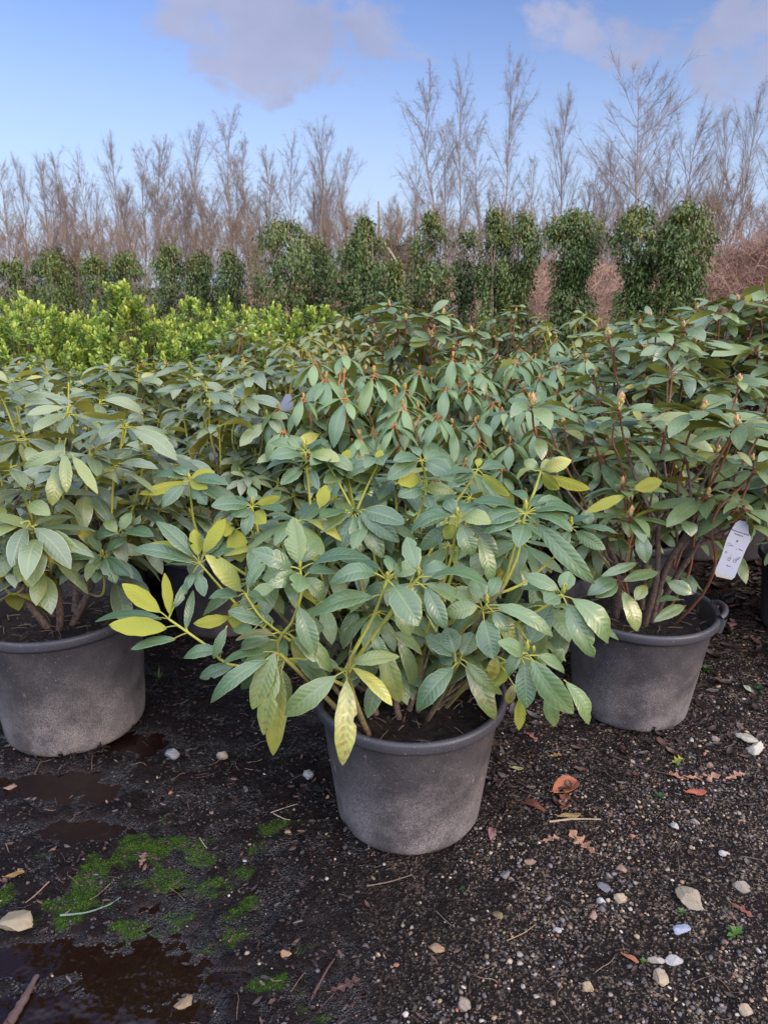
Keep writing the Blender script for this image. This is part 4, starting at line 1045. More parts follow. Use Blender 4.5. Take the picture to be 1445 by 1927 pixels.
# K: three upright shoots
for (x, y), ofs in (((613, 866), 0), ((654, 892), .02), ((712, 872), -.02), ((640, 872), .05)):
    D = 1.93 + ofs
    MS([(668, 968, 1.9), ((x + 668) / 2, (y + 962) / 2, D), (x, y, D)], .005, .0036)
    for k in range(8):
        a = k * 2.4 + x; ML(D + .03 * math.sin(a), x, y, x + 62 * math.cos(a), y + 16 + 15 * abs(math.cos(a)) - 14 * math.sin(a), 26, 'S', (lr.rand() * .5, .1 * lr.rand(), 0), -.09 * math.sin(a), .14)
    ML(D, x, y, x + lr.uniform(-20, 20), y - 26, 20, 'U', (.6, .5, 0), .02)
    MBUD(x, y, D, .9)
MS([(700, 1180, 1.75), (672, 1060, 1.85), (668, 964, 1.9)], .008, .0055, .2, 1)
D = 1.82
for b, e, w_, s_, t_ in [((668, 968), (680, 1040), 52, 'T', (.2, 0, 0)), ((675, 962), (752, 1020), 40, 'T', (.2, 0, .1)), ((680, 960), (762, 985), 36, 'S', BLU), ((660, 965), (603, 1003), 30, 'T', (.4, .1, .4)), ((672, 966), (720, 1050), 44, 'T', (.3, .05, .2)), ((655, 962), (600, 975), 30, 'S', G1), ((665, 970), (640, 1040), 40, 'T', G1)]:
    ML(D, *b, *e, w_, s_, t_, pucker=.7)
# L
D = 1.48
MS([(655, 1264, 1.53), (715, 1180, 1.52), (755, 1125, 1.50), (788, 1087, 1.48)], .0065, .004); 
ML(D, 785, 1075, 765, 1010, 40, 'T', (.4, 0, 0), .05, .06, 0, True); ML(D, 801, 1094, 920, 1103, 40, 'S', (.35, 0, 0), -.02, .12); ML(D, 798, 1101, 838, 1184, 42, 'T', (.05, 0, 0), -.04)
ML(D, 790, 1125, 821, 1190, 34, 'T', (.7, .1, 0), -.03); ML(D + .05, 792, 1082, 850, 1072, 32, 'S', G1, .02); ML(D + .03, 795, 1098, 872, 1140, 40, 'T', G2, .03); ML(D + .06, 780, 1090, 750, 1060, 34, 'T', G1, .04)
MBUD(788, 1084, D, 1.0)
# M
D = 1.64
MS([(800, 1200, 1.7), (846, 1060, 1.66), (855, 1015, 1.64), (860, 975, 1.64)], .006, .0042); MS([(815, 1180, 1.7), (856, 1062, 1.65), (864, 1010, 1.64), (862, 985, 1.64)], .0055, .004)
ML(D, 855, 978, 771, 1004, 28, 'S', G1, -.03, .15); ML(D, 864, 984, 889, 1046, 42, 'T', (.4, 0, 0), -.03); ML(D + .02, 880, 985, 934, 1052, 44, 'T', (.15, 0, 0), -.02); ML(D - .01, 898, 1008, 924, 1097, 38, 'T', (.6, .05, .1), -.03, bite=True)
ML(D, 866, 974, 925, 986, 30, 'S', (.6, .3, 0)); ML(D, 855, 972, 795, 965, 30, 'S', BLU); ML(D, 858, 968, 838, 940, 22, 'S', BLU, .05); ML(D, 865, 968, 900, 948, 26, 'S', BLU, .05)
ML(D, 852, 985, 838, 1015, 30, 'U', (.7, .6, 0), 0); ML(D, 862, 1000, 900, 1040, 32, 'U', (.8, .55, 0), 0); ML(D + .03, 850, 985, 790, 1035, 34, 'T', G1, .0)
MBUD(860, 972, D, 1.1)
# N
D = 1.64
MS([(780, 1350, 1.75), (915, 1145, 1.62), (946, 1105, 1.62), (968, 1030, 1.63), (988, 968, 1.64)], .0085, .0048, 0, 1); MS([(950, 1100, 1.62), (972, 1050, 1.62), (982, 1000, 1.63)], .005, .004)
for b, e, w_, s_, t_, d_ in [((980, 968), (910, 1004), 38, 'S', BLU, -.05), ((1000, 965), (1086, 968), 34, 'S', BLU, 0), ((1000, 970), (1075, 1000), 38, 'S', G1, -.04), ((1003, 978), (1118, 1099), 40, 'T', (.4, 0, 0), -.08), ((985, 985), (973, 1030), 42, 'T', (.2, 0, 0), -.09),
                             ((978, 960), (888, 944), 30, 'S', BLU, .02), ((980, 962), (916, 985), 38, 'S', BLU, -.04), ((995, 955), (1040, 938), 28, 'S', BLU, .05), ((992, 950), (960, 925), 24, 'S', BLU, .05), ((1000, 958), (1065, 950), 30, 'S', G1, .04), ((1005, 985), (1078, 1062), 30, 'U', (.6, .5, 0), -.02)]:
    ML(D, *b, *e, w_, s_, t_, d_, .14)
MBUD(988, 962, D, 1.3)
# O: yellow young leaves
D = 1.72
MS([(988, 970, 1.66), (1003, 930, 1.7), (1017, 889, 1.72)], .005, .004)
ML(D, 1020, 885, 1075, 866, 34, 'T', (1, .85, 0), -.02, .2); ML(D, 1020, 890, 1052, 920, 40, 'U', (1, 1, 0), -.03, .2); ML(D, 1025, 892, 1110, 920, 26, 'U', (1, 1, 0), .0, .25); ML(D, 1012, 888, 972, 903, 28, 'S', (.9, .5, 0), .0, .2)
ML(D + .02, 1014, 884, 985, 868, 26, 'T', (.7, .3, 0), .02, .2); ML(D, 1015, 882, 1040, 868, 24, 'T', (.9, .5, 0), .04)
# P
D = 1.84
MS([(800, 1060, 1.8), (845, 966, 1.82), (872, 925, 1.83), (898, 884, 1.84)], .006, .004)
for b, e, w_, s_, t_ in [((892, 890), (846, 918), 28, 'T', BLU), ((905, 890), (959, 933), 28, 'U', (.7, .6, 0)), ((892, 886), (838, 892), 24, 'S', G1), ((903, 895), (947, 946), 30, 'T', (.3, 0, 0)), ((898, 880), (902, 862), 16, 'U', (.8, .8, 0)), ((903, 885), (950, 880), 28, 'S', G1), ((890, 890), (858, 908), 26, 'S', G1)]:
    ML(D, *b, *e, w_, s_, t_)
# Q
D = 1.90
MS([(760, 1040, 1.85), (801, 925, 1.9), (793, 868, 1.9)], .0055, .004)
for b, e, w_, s_, t_ in [((788, 868), (727, 903), 26, 'S', G1), ((798, 868), (850, 895), 28, 'S', BLU), ((788, 865), (740, 868), 24, 'S', BLU), ((798, 864), (845, 860), 24, 'S', G1), ((790, 860), (775, 840), 18, 'S', BLU), ((792, 900), (748, 908), 34, 'U', (1, 1, 0)), ((800, 930), (765, 925), 24, 'T', (.9, .7, 0)), ((802, 928), (815, 975), 30, 'T', BLU), ((800, 915), (855, 925), 28, 'T', (.8, .5, 0)), ((795, 920), (748, 935), 26, 'S', G1)]:
    ML(D, *b, *e, w_, s_, t_)
# R
D = 1.66
MS([(930, 1120, 1.62), (984, 1097, 1.64), (1045, 1045, 1.65), (1073, 994, 1.66)], .005, .0036)
for b, e, w_, s_, t_ in [((1080, 994), (1164, 1006), 26, 'S', G1), ((1080, 998), (1139, 1034), 30, 'T', (.5, .05, 0)), ((1075, 988), (1110, 970), 24, 'S', BLU), ((1068, 992), (1030, 985), 24, 'S', BLU), ((1070, 998), (1050, 1040), 26, 'T', G1), ((1068, 988), (1045, 970), 22, 'S', BLU)]:
    ML(D, *b, *e, w_, s_, t_)
MBUD(1073, 990, D, 1.1)
# S
D = 1.49
MS([(780, 1350, 1.75), (860, 1200, 1.58), (915, 1140, 1.49)], .009, .005, 0, 1)
ML(D, 925, 1137, 1040, 1198, 34, 'T', (.55, .02, 0), -.03, .14, .3); ML(D, 909, 1163, 928, 1240, 54, 'T', (.3, 0, 0), -.05, .08, .4); ML(D, 925, 1150, 955, 1190, 34, 'T', (.35, 0, 0), -.02)
ML(D, 912, 1130, 890, 1090, 42, 'T', (.4, .05, 0), .05); ML(D + .03, 908, 1135, 845, 1110, 38, 'T', (.55, .15, 0), .02); ML(D + .01, 903, 1140, 835, 1155, 40, 'T', (.6, .1, 0), -.0)
ML(D + .02, 918, 1128, 938, 1085, 30, 'T', G1, .05); ML(D + .02, 930, 1145, 1000, 1165, 36, 'T', (.6, .3, .1), .03, .1, .4); ML(D + .04, 925, 1150, 975, 1215, 40, 'T', (.5, .3, .3), .0, .1, .5)
MBUD(915, 1136, D, 1.1)
# T
D = 1.50
MS([(860, 1240, 1.6), (960, 1180, 1.54), (1058, 1122, 1.50)], .006, .004, .5, 1)
ML(D, 1060, 1115, 1071, 1075, 36, 'T', (.6, .03, 0), .04, .04); ML(D, 1054, 1112, 985, 1082, 32, 'T', (.4, .05, 0), .03, .14); ML(D, 1052, 1120, 1024, 1134, 42, 'T', (.35, 0, 0), -.03, .1, .3)
ML(D, 1068, 1122, 1144, 1210, 40, 'R', (.65, .05, 0), -.03, .2); ML(D, 1060, 1130, 1116, 1238, 50, 'T', (.5, .03, 0), -.05, .12, .3); ML(D, 1062, 1130, 1104, 1180, 26, 'U', (.5, .35, 0), .02)
ML(D + .03, 1048, 1115, 978, 1108, 28, 'S', G1, .03); MBUD(1060, 1118, D, 1.2)
ML(1.50, 991, 1216, 1038, 1137, 48, 'T', (.2, 0, 0), .05, .05, .3); ML(1.55, 1012, 1240, 1020, 1165, 44, 'T', (.5, .35, .3), .04, .05, .8); ML(1.55, 1040, 1252, 1058, 1220, 30, 'T', (.6, .1, 0), 0)
# U
D = 1.41
MS([(840, 1330, 1.65), (900, 1270, 1.5), (991, 1230, 1.42)], .007, .0045, .3, 1)
ML(D, 997, 1235, 1079, 1342, 58, 'T', (.55, .03, .05), -.06, .10, .35); ML(D + .01, 1060, 1280, 1108, 1363, 32, 'R', (.75, .05, 0), -.02); ML(D + .03, 1030, 1298, 1044, 1367, 34, 'T', (.85, .08, 0), -.02, .06)
ML(D + .01, 986, 1243, 990, 1332, 48, 'T', (.3, 0, 0), -.04, .06, .3); ML(D + .05, 982, 1305, 976, 1374, 26, 'U', (.8, .95, .4), -.01); ML(D + .04, 968, 1285, 955, 1325, 22, 'T', (.7, .6, .9), 0)
ML(D, 985, 1234, 936, 1208, 42, 'T', (.55, .05, 0), -.02, .12, .5); ML(D, 980, 1225, 955, 1270, 30, 'T', (.5, .03, 0), -.02); ML(D + .05, 960, 1240, 930, 1290, 34, 'U', (1, 1, .5), 0, .05, .6); ML(D + .05, 935, 1230, 925, 1280, 30, 'T', (1, 1, .9), 0, .05, .8)
ML(D + .04, 1005, 1240, 1032, 1310, 30, 'U', (.5, .4, 0), .0); ML(D + .04, 1005, 1232, 1062, 1262, 30, 'T', (.6, .05, 0), .02)
MBUD(991, 1225, D, 1.2); MBUD(1003, 1228, D, .8)
# V
D = 1.50
MS([(790, 1380, 1.74), (830, 1310, 1.6), (850, 1270, 1.53), (866, 1240, 1.50)], .009, .006, 0, .6)
ML(D, 858, 1252, 784, 1338, 48, 'T', (.2, 0, .1), -.04, .1, .5); ML(D, 872, 1248, 931, 1354, 42, 'T', (.3, .15, .9), -.04, .1, .9); ML(D, 872, 1240, 945, 1308, 30, 'T', (.6, .25, .3), -.03, .1, .7)
ML(D + .04, 860, 1236, 800, 1195, 44, 'T', (.1, 0, 0), .03, .1, .8); ML(D + .05, 862, 1238, 825, 1235, 40, 'T', (.1, 0, .2), .02, .1, .8); ML(D + .05, 868, 1236, 890, 1190, 40, 'T', (.3, 0, 0), .04, .1, .6); ML(D + .04, 856, 1232, 840, 1180, 44, 'T', (.3, 0, .1), .04, .1, 1.0)
# old torn bark and a split dead stump in the pot
MS([(770, 1335, 1.66), (790, 1280, 1.64), (808, 1225, 1.62)], .009, .003, 0, 0)
MS([(755, 1375, 1.70), (742, 1310, 1.72), (720, 1230, 1.74)], .014, .009, 0, 0); MS([(720, 1380, 1.72), (700, 1320, 1.72), (690, 1240, 1.72)], .016, .010, 0, 0)
MS([(800, 1372, 1.75), (850, 1290, 1.75), (900, 1200, 1.75)], .009, .006, 0, .2); MS([(700, 1380, 1.74), (610, 1270, 1.72), (560, 1200, 1.7)], .010, .006, 0, .3)
MS([(740, 1370, 1.8), (690, 1200, 1.82), (640, 1080, 1.85)], .011, .007, 0, .5); MS([(780, 1370, 1.8), (800, 1200, 1.8), (830, 1080, 1.82)], .011, .007, 0, .5)
# leaves filling the inside and the back of the bush
fr = np.random.RandomState(21)
fills = []
while len(fills) < 62:
    px = fr.uniform(400, 1080); py = fr.uniform(880, 1260); Dd = fr.uniform(1.62, 2.12)
    p = P(px, py, Dd)
    q_ = ((p[0] - CX) / .46) ** 2 + ((p[1] - CY - .04) / .38) ** 2 + ((p[2] - .72) / .36) ** 2
    if q_ > 1 or p[2] < .5: continue
    if Dd < 1.62 + (1240 - py) / 1200: continue
    if all(np.linalg.norm(p - k) > .085 for k in fills): fills.append(p)
for p in fills:
    w_ = p - O; n_ = fr.randint(6, 10); ph = fr.rand() * 6
    low = p[2] < .78
    for k in range(n_):
        az = ph + k * 2.4
        at_whorl(fol, st, w_, az, R(fr.uniform(-20, 25) - 12 * low), R(fr.uniform(-62, -15) - 15 * low), fr.uniform(.115, .16), fr.uniform(.30, .38), 'mid',
                 (fr.uniform(.0, .6), .15 * fr.rand() + (.6 if fr.rand() < .06 else 0), .5 * fr.rand() * low), petl=.02, pucker=.9 * low + .1, fold=.18)
    b = np.array((w_[0] * .3, w_[1] * .3, .38)); m_ = np.array((w_[0] * .75, w_[1] * .75, .38 + (w_[2] - .38) * .6))
    tt = np.zeros((10, 3)); tt[:, 0] = np.clip((np.linspace(0, 1, 10) - .45) / .2, 0, 1)
    tube(st, spline([b, m_, w_], 10), np.linspace(.006, .0035, 10), tt, 6)
fol.build('foliage', [M['leaf_front'], M['stem_y']], root)
st.build('branches', M['stem_y'], root)

# ------------------------------------------------------------------ left and right front plants
LX, LY = -1.111, 2.233
root = thing('potted_rhododendron', 'rhododendron in the big left pot cut by the left edge, yellow stems, grey trunks', 'potted shrub', (LX, LY, 0))
pot(root, .275, .236, .455, 2, slots=(-1.42, -.92), detail=96, soil_h=.375)
pr = np.random.RandomState(5)
def manual_w(lst, rt): return [P(a, b, D) - np.array(rt) for a, b, D in lst]
wl = manual_w([(130, 765, 2.25), (45, 820, 2.15), (240, 800, 2.35), (235, 790, 2.1), (120, 870, 2.0), (20, 875, 1.95), (55, 980, 1.85), (75, 1000, 1.85), (195, 1045, 1.98), (225, 1005, 2.1), (170, 845, 2.05),
               (275, 850, 2.15), (215, 870, 2.0), (5, 750, 2.35), (75, 745, 2.45), (190, 750, 2.5), (-60, 800, 2.2), (-40, 950, 2.0), (-80, 880, 2.1), (60, 920, 2.0), (290, 905, 2.2), (160, 900, 2.2), (250, 945, 2.2), (100, 960, 2.15), (10, 1010, 1.95), (330, 870, 2.3), (130, 720, 2.65), (20, 715, 2.7), (-20, 1050, 1.95)], (LX, LY, 0))
grow(root, pr, 'flat', 1.14, .42, 0, 'mid', .39, low=.6, whorls=wl, trunks=5)
# hand-placed leaves hanging low on its front
fol = MB(); st = MB(); SPTS = []; O = np.array((LX, LY, 0.0)); D = 1.88
for b, e, w_, s_, t_ in [((66, 1015), (34, 1096), 42, 'T', (.8, .15, 0)), ((76, 1022), (52, 1105), 40, 'T', (.95, .4, .3)), ((88, 1010), (78, 1085), 20, 'L', (.7, .2, 0)), ((86, 996), (152, 1040), 34, 'T', (.5, .1, 0)), ((28, 1040), (-20, 1090), 44, 'T', (.8, .2, .1)), ((60, 1000), (5, 1050), 40, 'T', (.3, 0, 0)),
                         ((122, 850), (126, 928), 26, 'T', (.5, .25, .1)), ((135, 855), (185, 930), 26, 'T', (.7, .35, .2)), ((110, 880), (98, 952), 36, 'T', (.5, .3, .4)), ((120, 850), (45, 880), 30, 'T', (.5, .1, 0)), ((55, 945), (95, 970), 34, 'T', (.6, .2, 0)),
                         ((192, 1046), (126, 1052), 30, 'T', BLU), ((190, 1048), (172, 1072), 34, 'T', (.3, 0, 0)), ((196, 1048), (218, 1098), 36, 'T', (.3, 0, 0)), ((200, 1046), (246, 1084), 30, 'T', BLU), ((190, 1042), (168, 1006), 26, 'T', G1), ((200, 1040), (240, 1012), 30, 'T', G1), ((188, 1058), (180, 1098), 28, 'T', G1),
                         ((222, 1005), (180, 1005), 30, 'T', BLU), ((222, 1004), (198, 980), 26, 'T', (.7, .1, 0)), ((226, 1000), (248, 964), 26, 'T', (.6, .1, 0)), ((228, 1006), (290, 1010), 28, 'S', BLU), ((152, 1056), (104, 1090), 32, 'T', G1)]:
    ML(D + (.08 if b[0] > 150 else 0), *b, *e, w_, s_, t_, pucker=.5 if s_ == 'T' and b[1] > 980 and b[0] < 120 else .1)
fol.build('lower_foliage', [M['leaf_front'], M['stem_y']], root)

RX, RY = .922, 2.345
root = thing('potted_rhododendron', 'rhododendron with red stems and pink yellow buds in the right pot with a handle', 'potted shrub', (RX, RY, 0))
pot(root, .262, .208, .412, 3, slots=(-1.52,), handle=-.25, detail=96, soil_h=.345)
pr = np.random.RandomState(9)
wl = manual_w([(1000, 765, 2.35), (1165, 770, 2.3), (1265, 700, 2.6), (1105, 795, 2.45), (1320, 770, 2.2), (1385, 800, 2.1), (1290, 860, 2.25), (1170, 910, 2.25), (1330, 930, 2.2), (1185, 970, 2.2), (1250, 820, 2.3), (1420, 880, 2.15), (1210, 790, 2.55), (1390, 720, 2.6), (1130, 860, 2.5),
               (1060, 800, 2.6), (1400, 950, 2.1), (1160, 1000, 2.3), (1230, 900, 2.45), (1300, 990, 2.4), (1350, 850, 2.5), (1450, 780, 2.3), (1480, 900, 2.2)], (RX, RY, 0))
grow(root, pr, 'bud', 1.2, .42, 0, 'mid', .36, low=.6, whorls=wl, trunks=6, leafn=12)
fol = MB(); st = MB(); SPTS = []; O = np.array((RX, RY, 0.0)); D = 2.16
for b, e, w_, s_, t_ in [((1168, 1110), (1198, 1188), 40, 'T', (.8, .15, .1)), ((1163, 1100), (1120, 1125), 34, 'T', (.3, 0, 0)), ((1168, 1095), (1238, 1078), 26, 'T', (.5, 0, 0)), ((1162, 1092), (1105, 1120), 34, 'T', BLU), ((1290, 1140), (1230, 1170), 28, 'T', (.4, .1, 0)), ((1286, 1130), (1235, 1134), 20, 'S', G1), ((1305, 1118), (1255, 1095), 30, 'T', (.5, .05, .1)), ((1215, 1100), (1195, 1130), 28, 'T', (.6, .2, .6)),
                         ((1288, 978), (1300, 1010), 34, 'T', (.3, 0, 0)), ((1200, 1000), (1215, 1060), 34, 'T', G1), ((1180, 930), (1100, 965), 24, 'U', (.5, .4, 0)), ((1190, 920), (1245, 905), 34, 'U', (.5, .4, .2)), ((1110, 990), (1098, 960), 30, 'T', BLU), ((1200, 1060), (1130, 1085), 22, 'T', G1)]:
    ML(D, *b, *e, w_, s_, t_)
for a_ in [([(1215, 1180, 2.34), (1185, 1130, 2.25), (1175, 1075, 2.2), (1185, 1020, 2.2), (1200, 980, 2.25)], .006, .0045), ([(1185, 1130, 2.25), (1160, 1085, 2.2), (1130, 1045, 2.2), (1118, 1015, 2.2)], .0035, .003), ([(1255, 1190, 2.32), (1320, 1120, 2.22), (1345, 1060, 2.15), (1338, 1000, 2.14), (1350, 960, 2.13), (1400, 910, 2.12)], .0065, .005), ([(1235, 1180, 2.34), (1280, 1110, 2.32), (1300, 1060, 2.3), (1312, 960, 2.25), (1355, 880, 2.2), (1383, 805, 2.15)], .0065, .005), ([(1150, 1050, 2.4), (1095, 940, 2.38), (1055, 860, 2.35), (1030, 800, 2.35), (1005, 770, 2.35)], .0055, .0045), ([(1185, 1080, 2.35), (1190, 960, 2.32), (1165, 865, 2.3), (1152, 830, 2.3), (1158, 780, 2.3)], .005, .004)]:
    st = MB(); MS(*a_); st.build('red_shoot', M['stem_r'], root)
fol.build('lower_foliage', [M['leaf_dark'], M['stem_r']], root)
for x, y, d in ((1000, 763, 2.35), (1165, 762, 2.3)): add_bud(root, 'p', P(x, y, d) - O, (0, .1), 1.35)
# hanging plant label
D = 2.08
lt = thing('plant_label', 'white waisted plastic plant label hanging by the right pot', 'plant label', tuple(P(1380, 1035, D)))
pw = [(-.018, .060), (-.010, .068), (.004, .069), (.014, .062), (.0165, .055), (.021, .046), (.029, .040), (.031, .030), (.028, .010), (.026, -.02), (.0245, -.058), (.019, -.066), (-.019, -.069), (-.0255, -.063), (-.027, -.05), (-.0245, -.02), (-.0255, .004), (-.026, .018), (-.0235, .04)]
pw = [(x * .92, y * .92) for x, y in pw]
k = len(pw); v = [(x, -.0005, z) for x, z in pw] + [(x, .0005, z) for x, z in pw]
mb = MB(); 
q = NT('white_plastic'); s_ = q.sep(q.coord('Object')); M['tag'] = q.put(color=q.mix(q.rng(s_[2], -.062, -.052), (0.27, 0.235, 0.17), (0.245, 0.265, 0.325)), rough=.35)
q = NT('label_ink'); M['ink'] = q.put(color=(0.02, 0.02, 0.04), rough=.5)
me = bpy.data.meshes.new('panel'); me.from_pydata(v, [], [list(range(k))[::-1], list(range(k, 2 * k))] + [[i, (i + 1) % k, (i + 1) % k + k, i + k] for i in range(k)]); me.materials.append(M['tag'])
import bmesh as _bm
_b = _bm.new(); _b.from_mesh(me); _bm.ops.recalc_face_normals(_b, faces=_b.faces); _b.to_mesh(me); _b.free()
link('panel', me, lt)
lt.rotation_euler = (R(-12), R(19), R(4)); lt.scale = (1.5, 1.5, 1.5)
def text(s, size, x, z, parent):
    c = bpy.data.curves.new('writing', 'FONT'); c.body = s; c.size = size; c.align_x = 'CENTER'; c.extrude = .00015
    t_ = link('temporary', c); bpy.context.view_layer.update()
    me_ = bpy.data.meshes.new_from_object(t_.evaluated_get(bpy.context.evaluated_depsgraph_get())); bpy.data.objects.remove(t_)
    me_.materials.clear(); me_.materials.append(M['ink'])
    o = link('writing', me_, parent); o.rotation_euler = (R(90), 0, 0); o.location = (x, -.0008, z)
text('Rhododendron hybride', .0046, 0, .0375, lt); text('Nobleanum', .0044, -.001, .0315, lt)
text('150 cm', .0034, .014, .0035, lt); text('III-IV', .0034, -.008, .006, lt); text('Planten', .0034, 0, -.036, lt)
mb = MB()
def bar(x0, z0, x1, z1, t=.0005):
    d = nrm((x1 - x0, z1 - z0)); n_ = np.array((-d[1], d[0])) * t
    mb.add(np.array([(x0 - n_[0], -.0009, z0 - n_[1]), (x1 - n_[0], -.0009, z1 - n_[1]), (x1 + n_[0], -.0009, z1 + n_[1]), (x0 + n_[0], -.0009, z0 + n_[1])]), [[0, 1, 2, 3]])
def poly(cx, cz, r_, n_=10, full=True, sz=1.0):
    a = np.arange(n_) * 6.283 / n_
    if full:
        mb.add(np.stack([cx + r_ * np.cos(a), np.full(n_, -.0009), cz + sz * r_ * np.sin(a)], 1), [list(range(n_))])
    else:
        for i in range(n_): bar(cx + r_ * math.cos(a[i]), cz + r_ * math.sin(a[i]), cx + r_ * math.cos(a[i] + .63), cz + r_ * math.sin(a[i] + .63), .0003)
def sym():
    global mb
    mb.build('printed_symbol', M['ink'], lt, smooth=False); mb = MB()
mb = MB()
poly(0, .0195, .0019, sz=1.5); sym(); poly(-.0155, .008, .0032, full=False); sym(); poly(.004, .003, .0009); sym()
poly(-.0155, -.012, .0008); bar(-.0155, -.012, -.0155, -.006, .0004); bar(-.0155, -.010, -.013, -.008, .0004); bar(-.0155, -.010, -.018, -.008, .0004); sym()
for cx, s_ in ((-.004, .9), (.010, 1.15)):
    bar(cx - .003 * s_, -.017, cx - .003 * s_, -.024, .0004); bar(cx + .003 * s_, -.017, cx + .003 * s_, -.024, .0004); bar(cx - .003 * s_, -.024, cx + .003 * s_, -.024, .0005); poly(cx + .0005, -.019, .0014 * s_, 4); bar(cx + .001, -.019, cx + .002, -.011, .0003); 
    if cx > 0: bar(.0130, -.019, .019, -.010, .0007); bar(.0135, -.015, .018, -.016, .0004)
    sym()
poly(.0065, .058, .0007); sym(); poly(0, -.054, .0006); sym()
mb = MB(); tube(mb, np.array([(.0065, 0, .056), (.004, -.003, .066), (.001, 0, .078), (-.004, .01, .10)]), .0006, (.3, .25, .2), 5)
mb.build('tie', M['weed'], lt)

# second label and third: small tags deeper in the rows
for (px, py, D, rz, ry, sc, lab) in ((537, 768, 3.3, .5, .5, 1.1, 'small white plant label deep in the grey leaves left of the drooping rhododendrons'), (806, 672, 4.1, -.3, .1, .9, 'small pale blue grey plant label in the taller bare stemmed rhododendron')):
    t2 = thing('plant_label', lab, 'plant label', tuple(P(px, py, D)), rz); link('panel', me, t2); t2.rotation_euler = (-.3, ry, rz); t2.scale = (sc, sc, sc)
# ------------------------------------------------------------------ the rows of potted rhododendrons behind
protos = {}
def make_proto(kind, seed, H, Rr, n, res, low, cone, mind, fake_pot=True, name='potted_rhododendron', rtop=.25):
    root = thing(name, '', '', (0, 0, 0))
    r = np.random.RandomState(seed)
    pot(root, rtop, rtop * .8, .38, seed, detail=36)
    grow(root, r, kind, H, Rr, n, res, .34, low=low, cone=cone, mind=mind)
    return root
used = set()
def place(key, x, y, s, rz, label, group=None):
    pr_ = protos[key]
    if key in used: o = copy_tree(pr_)
    else: o = pr_; used.add(key)
    o.location = (x, y, float(ground_h(x, y)) - .005); o.rotation_euler = (0, 0, rz); o.scale = (s, s, s)
    tag(o, label, 'potted shrub', group)
    return o
protos['f1'] = make_proto('flat', 31, 1.12, .46, 44, 'mid', .62, .3, .095)
protos['f2'] = make_proto('flat', 32, 1.10, .46, 42, 'mid', .60, .3, .095)
protos['f3'] = make_proto('flat', 33, 1.12, .44, 40, 'lo', .62, .3, .095)
protos['d1'] = make_proto('droop', 34, 1.22, .42, 40, 'mid', .62, .7, .11)
protos['d2'] = make_proto('droop', 35, 1.16, .42, 38, 'lo', .6, .6, .11)
protos['b1'] = make_proto('bud', 36, 1.38, .50, 54, 'mid', .62, .4, .10)
protos['b2'] = make_proto('bud', 37, 1.2, .46, 40, 'lo', .6, .4, .11)
protos['o1'] = make_proto('olive', 38, 1.15, .45, 48, 'lo', .6, .3, .09)
protos['k1'] = make_proto('dark', 39, 1.12, .42, 60, 'lo', .6, .3, .075)
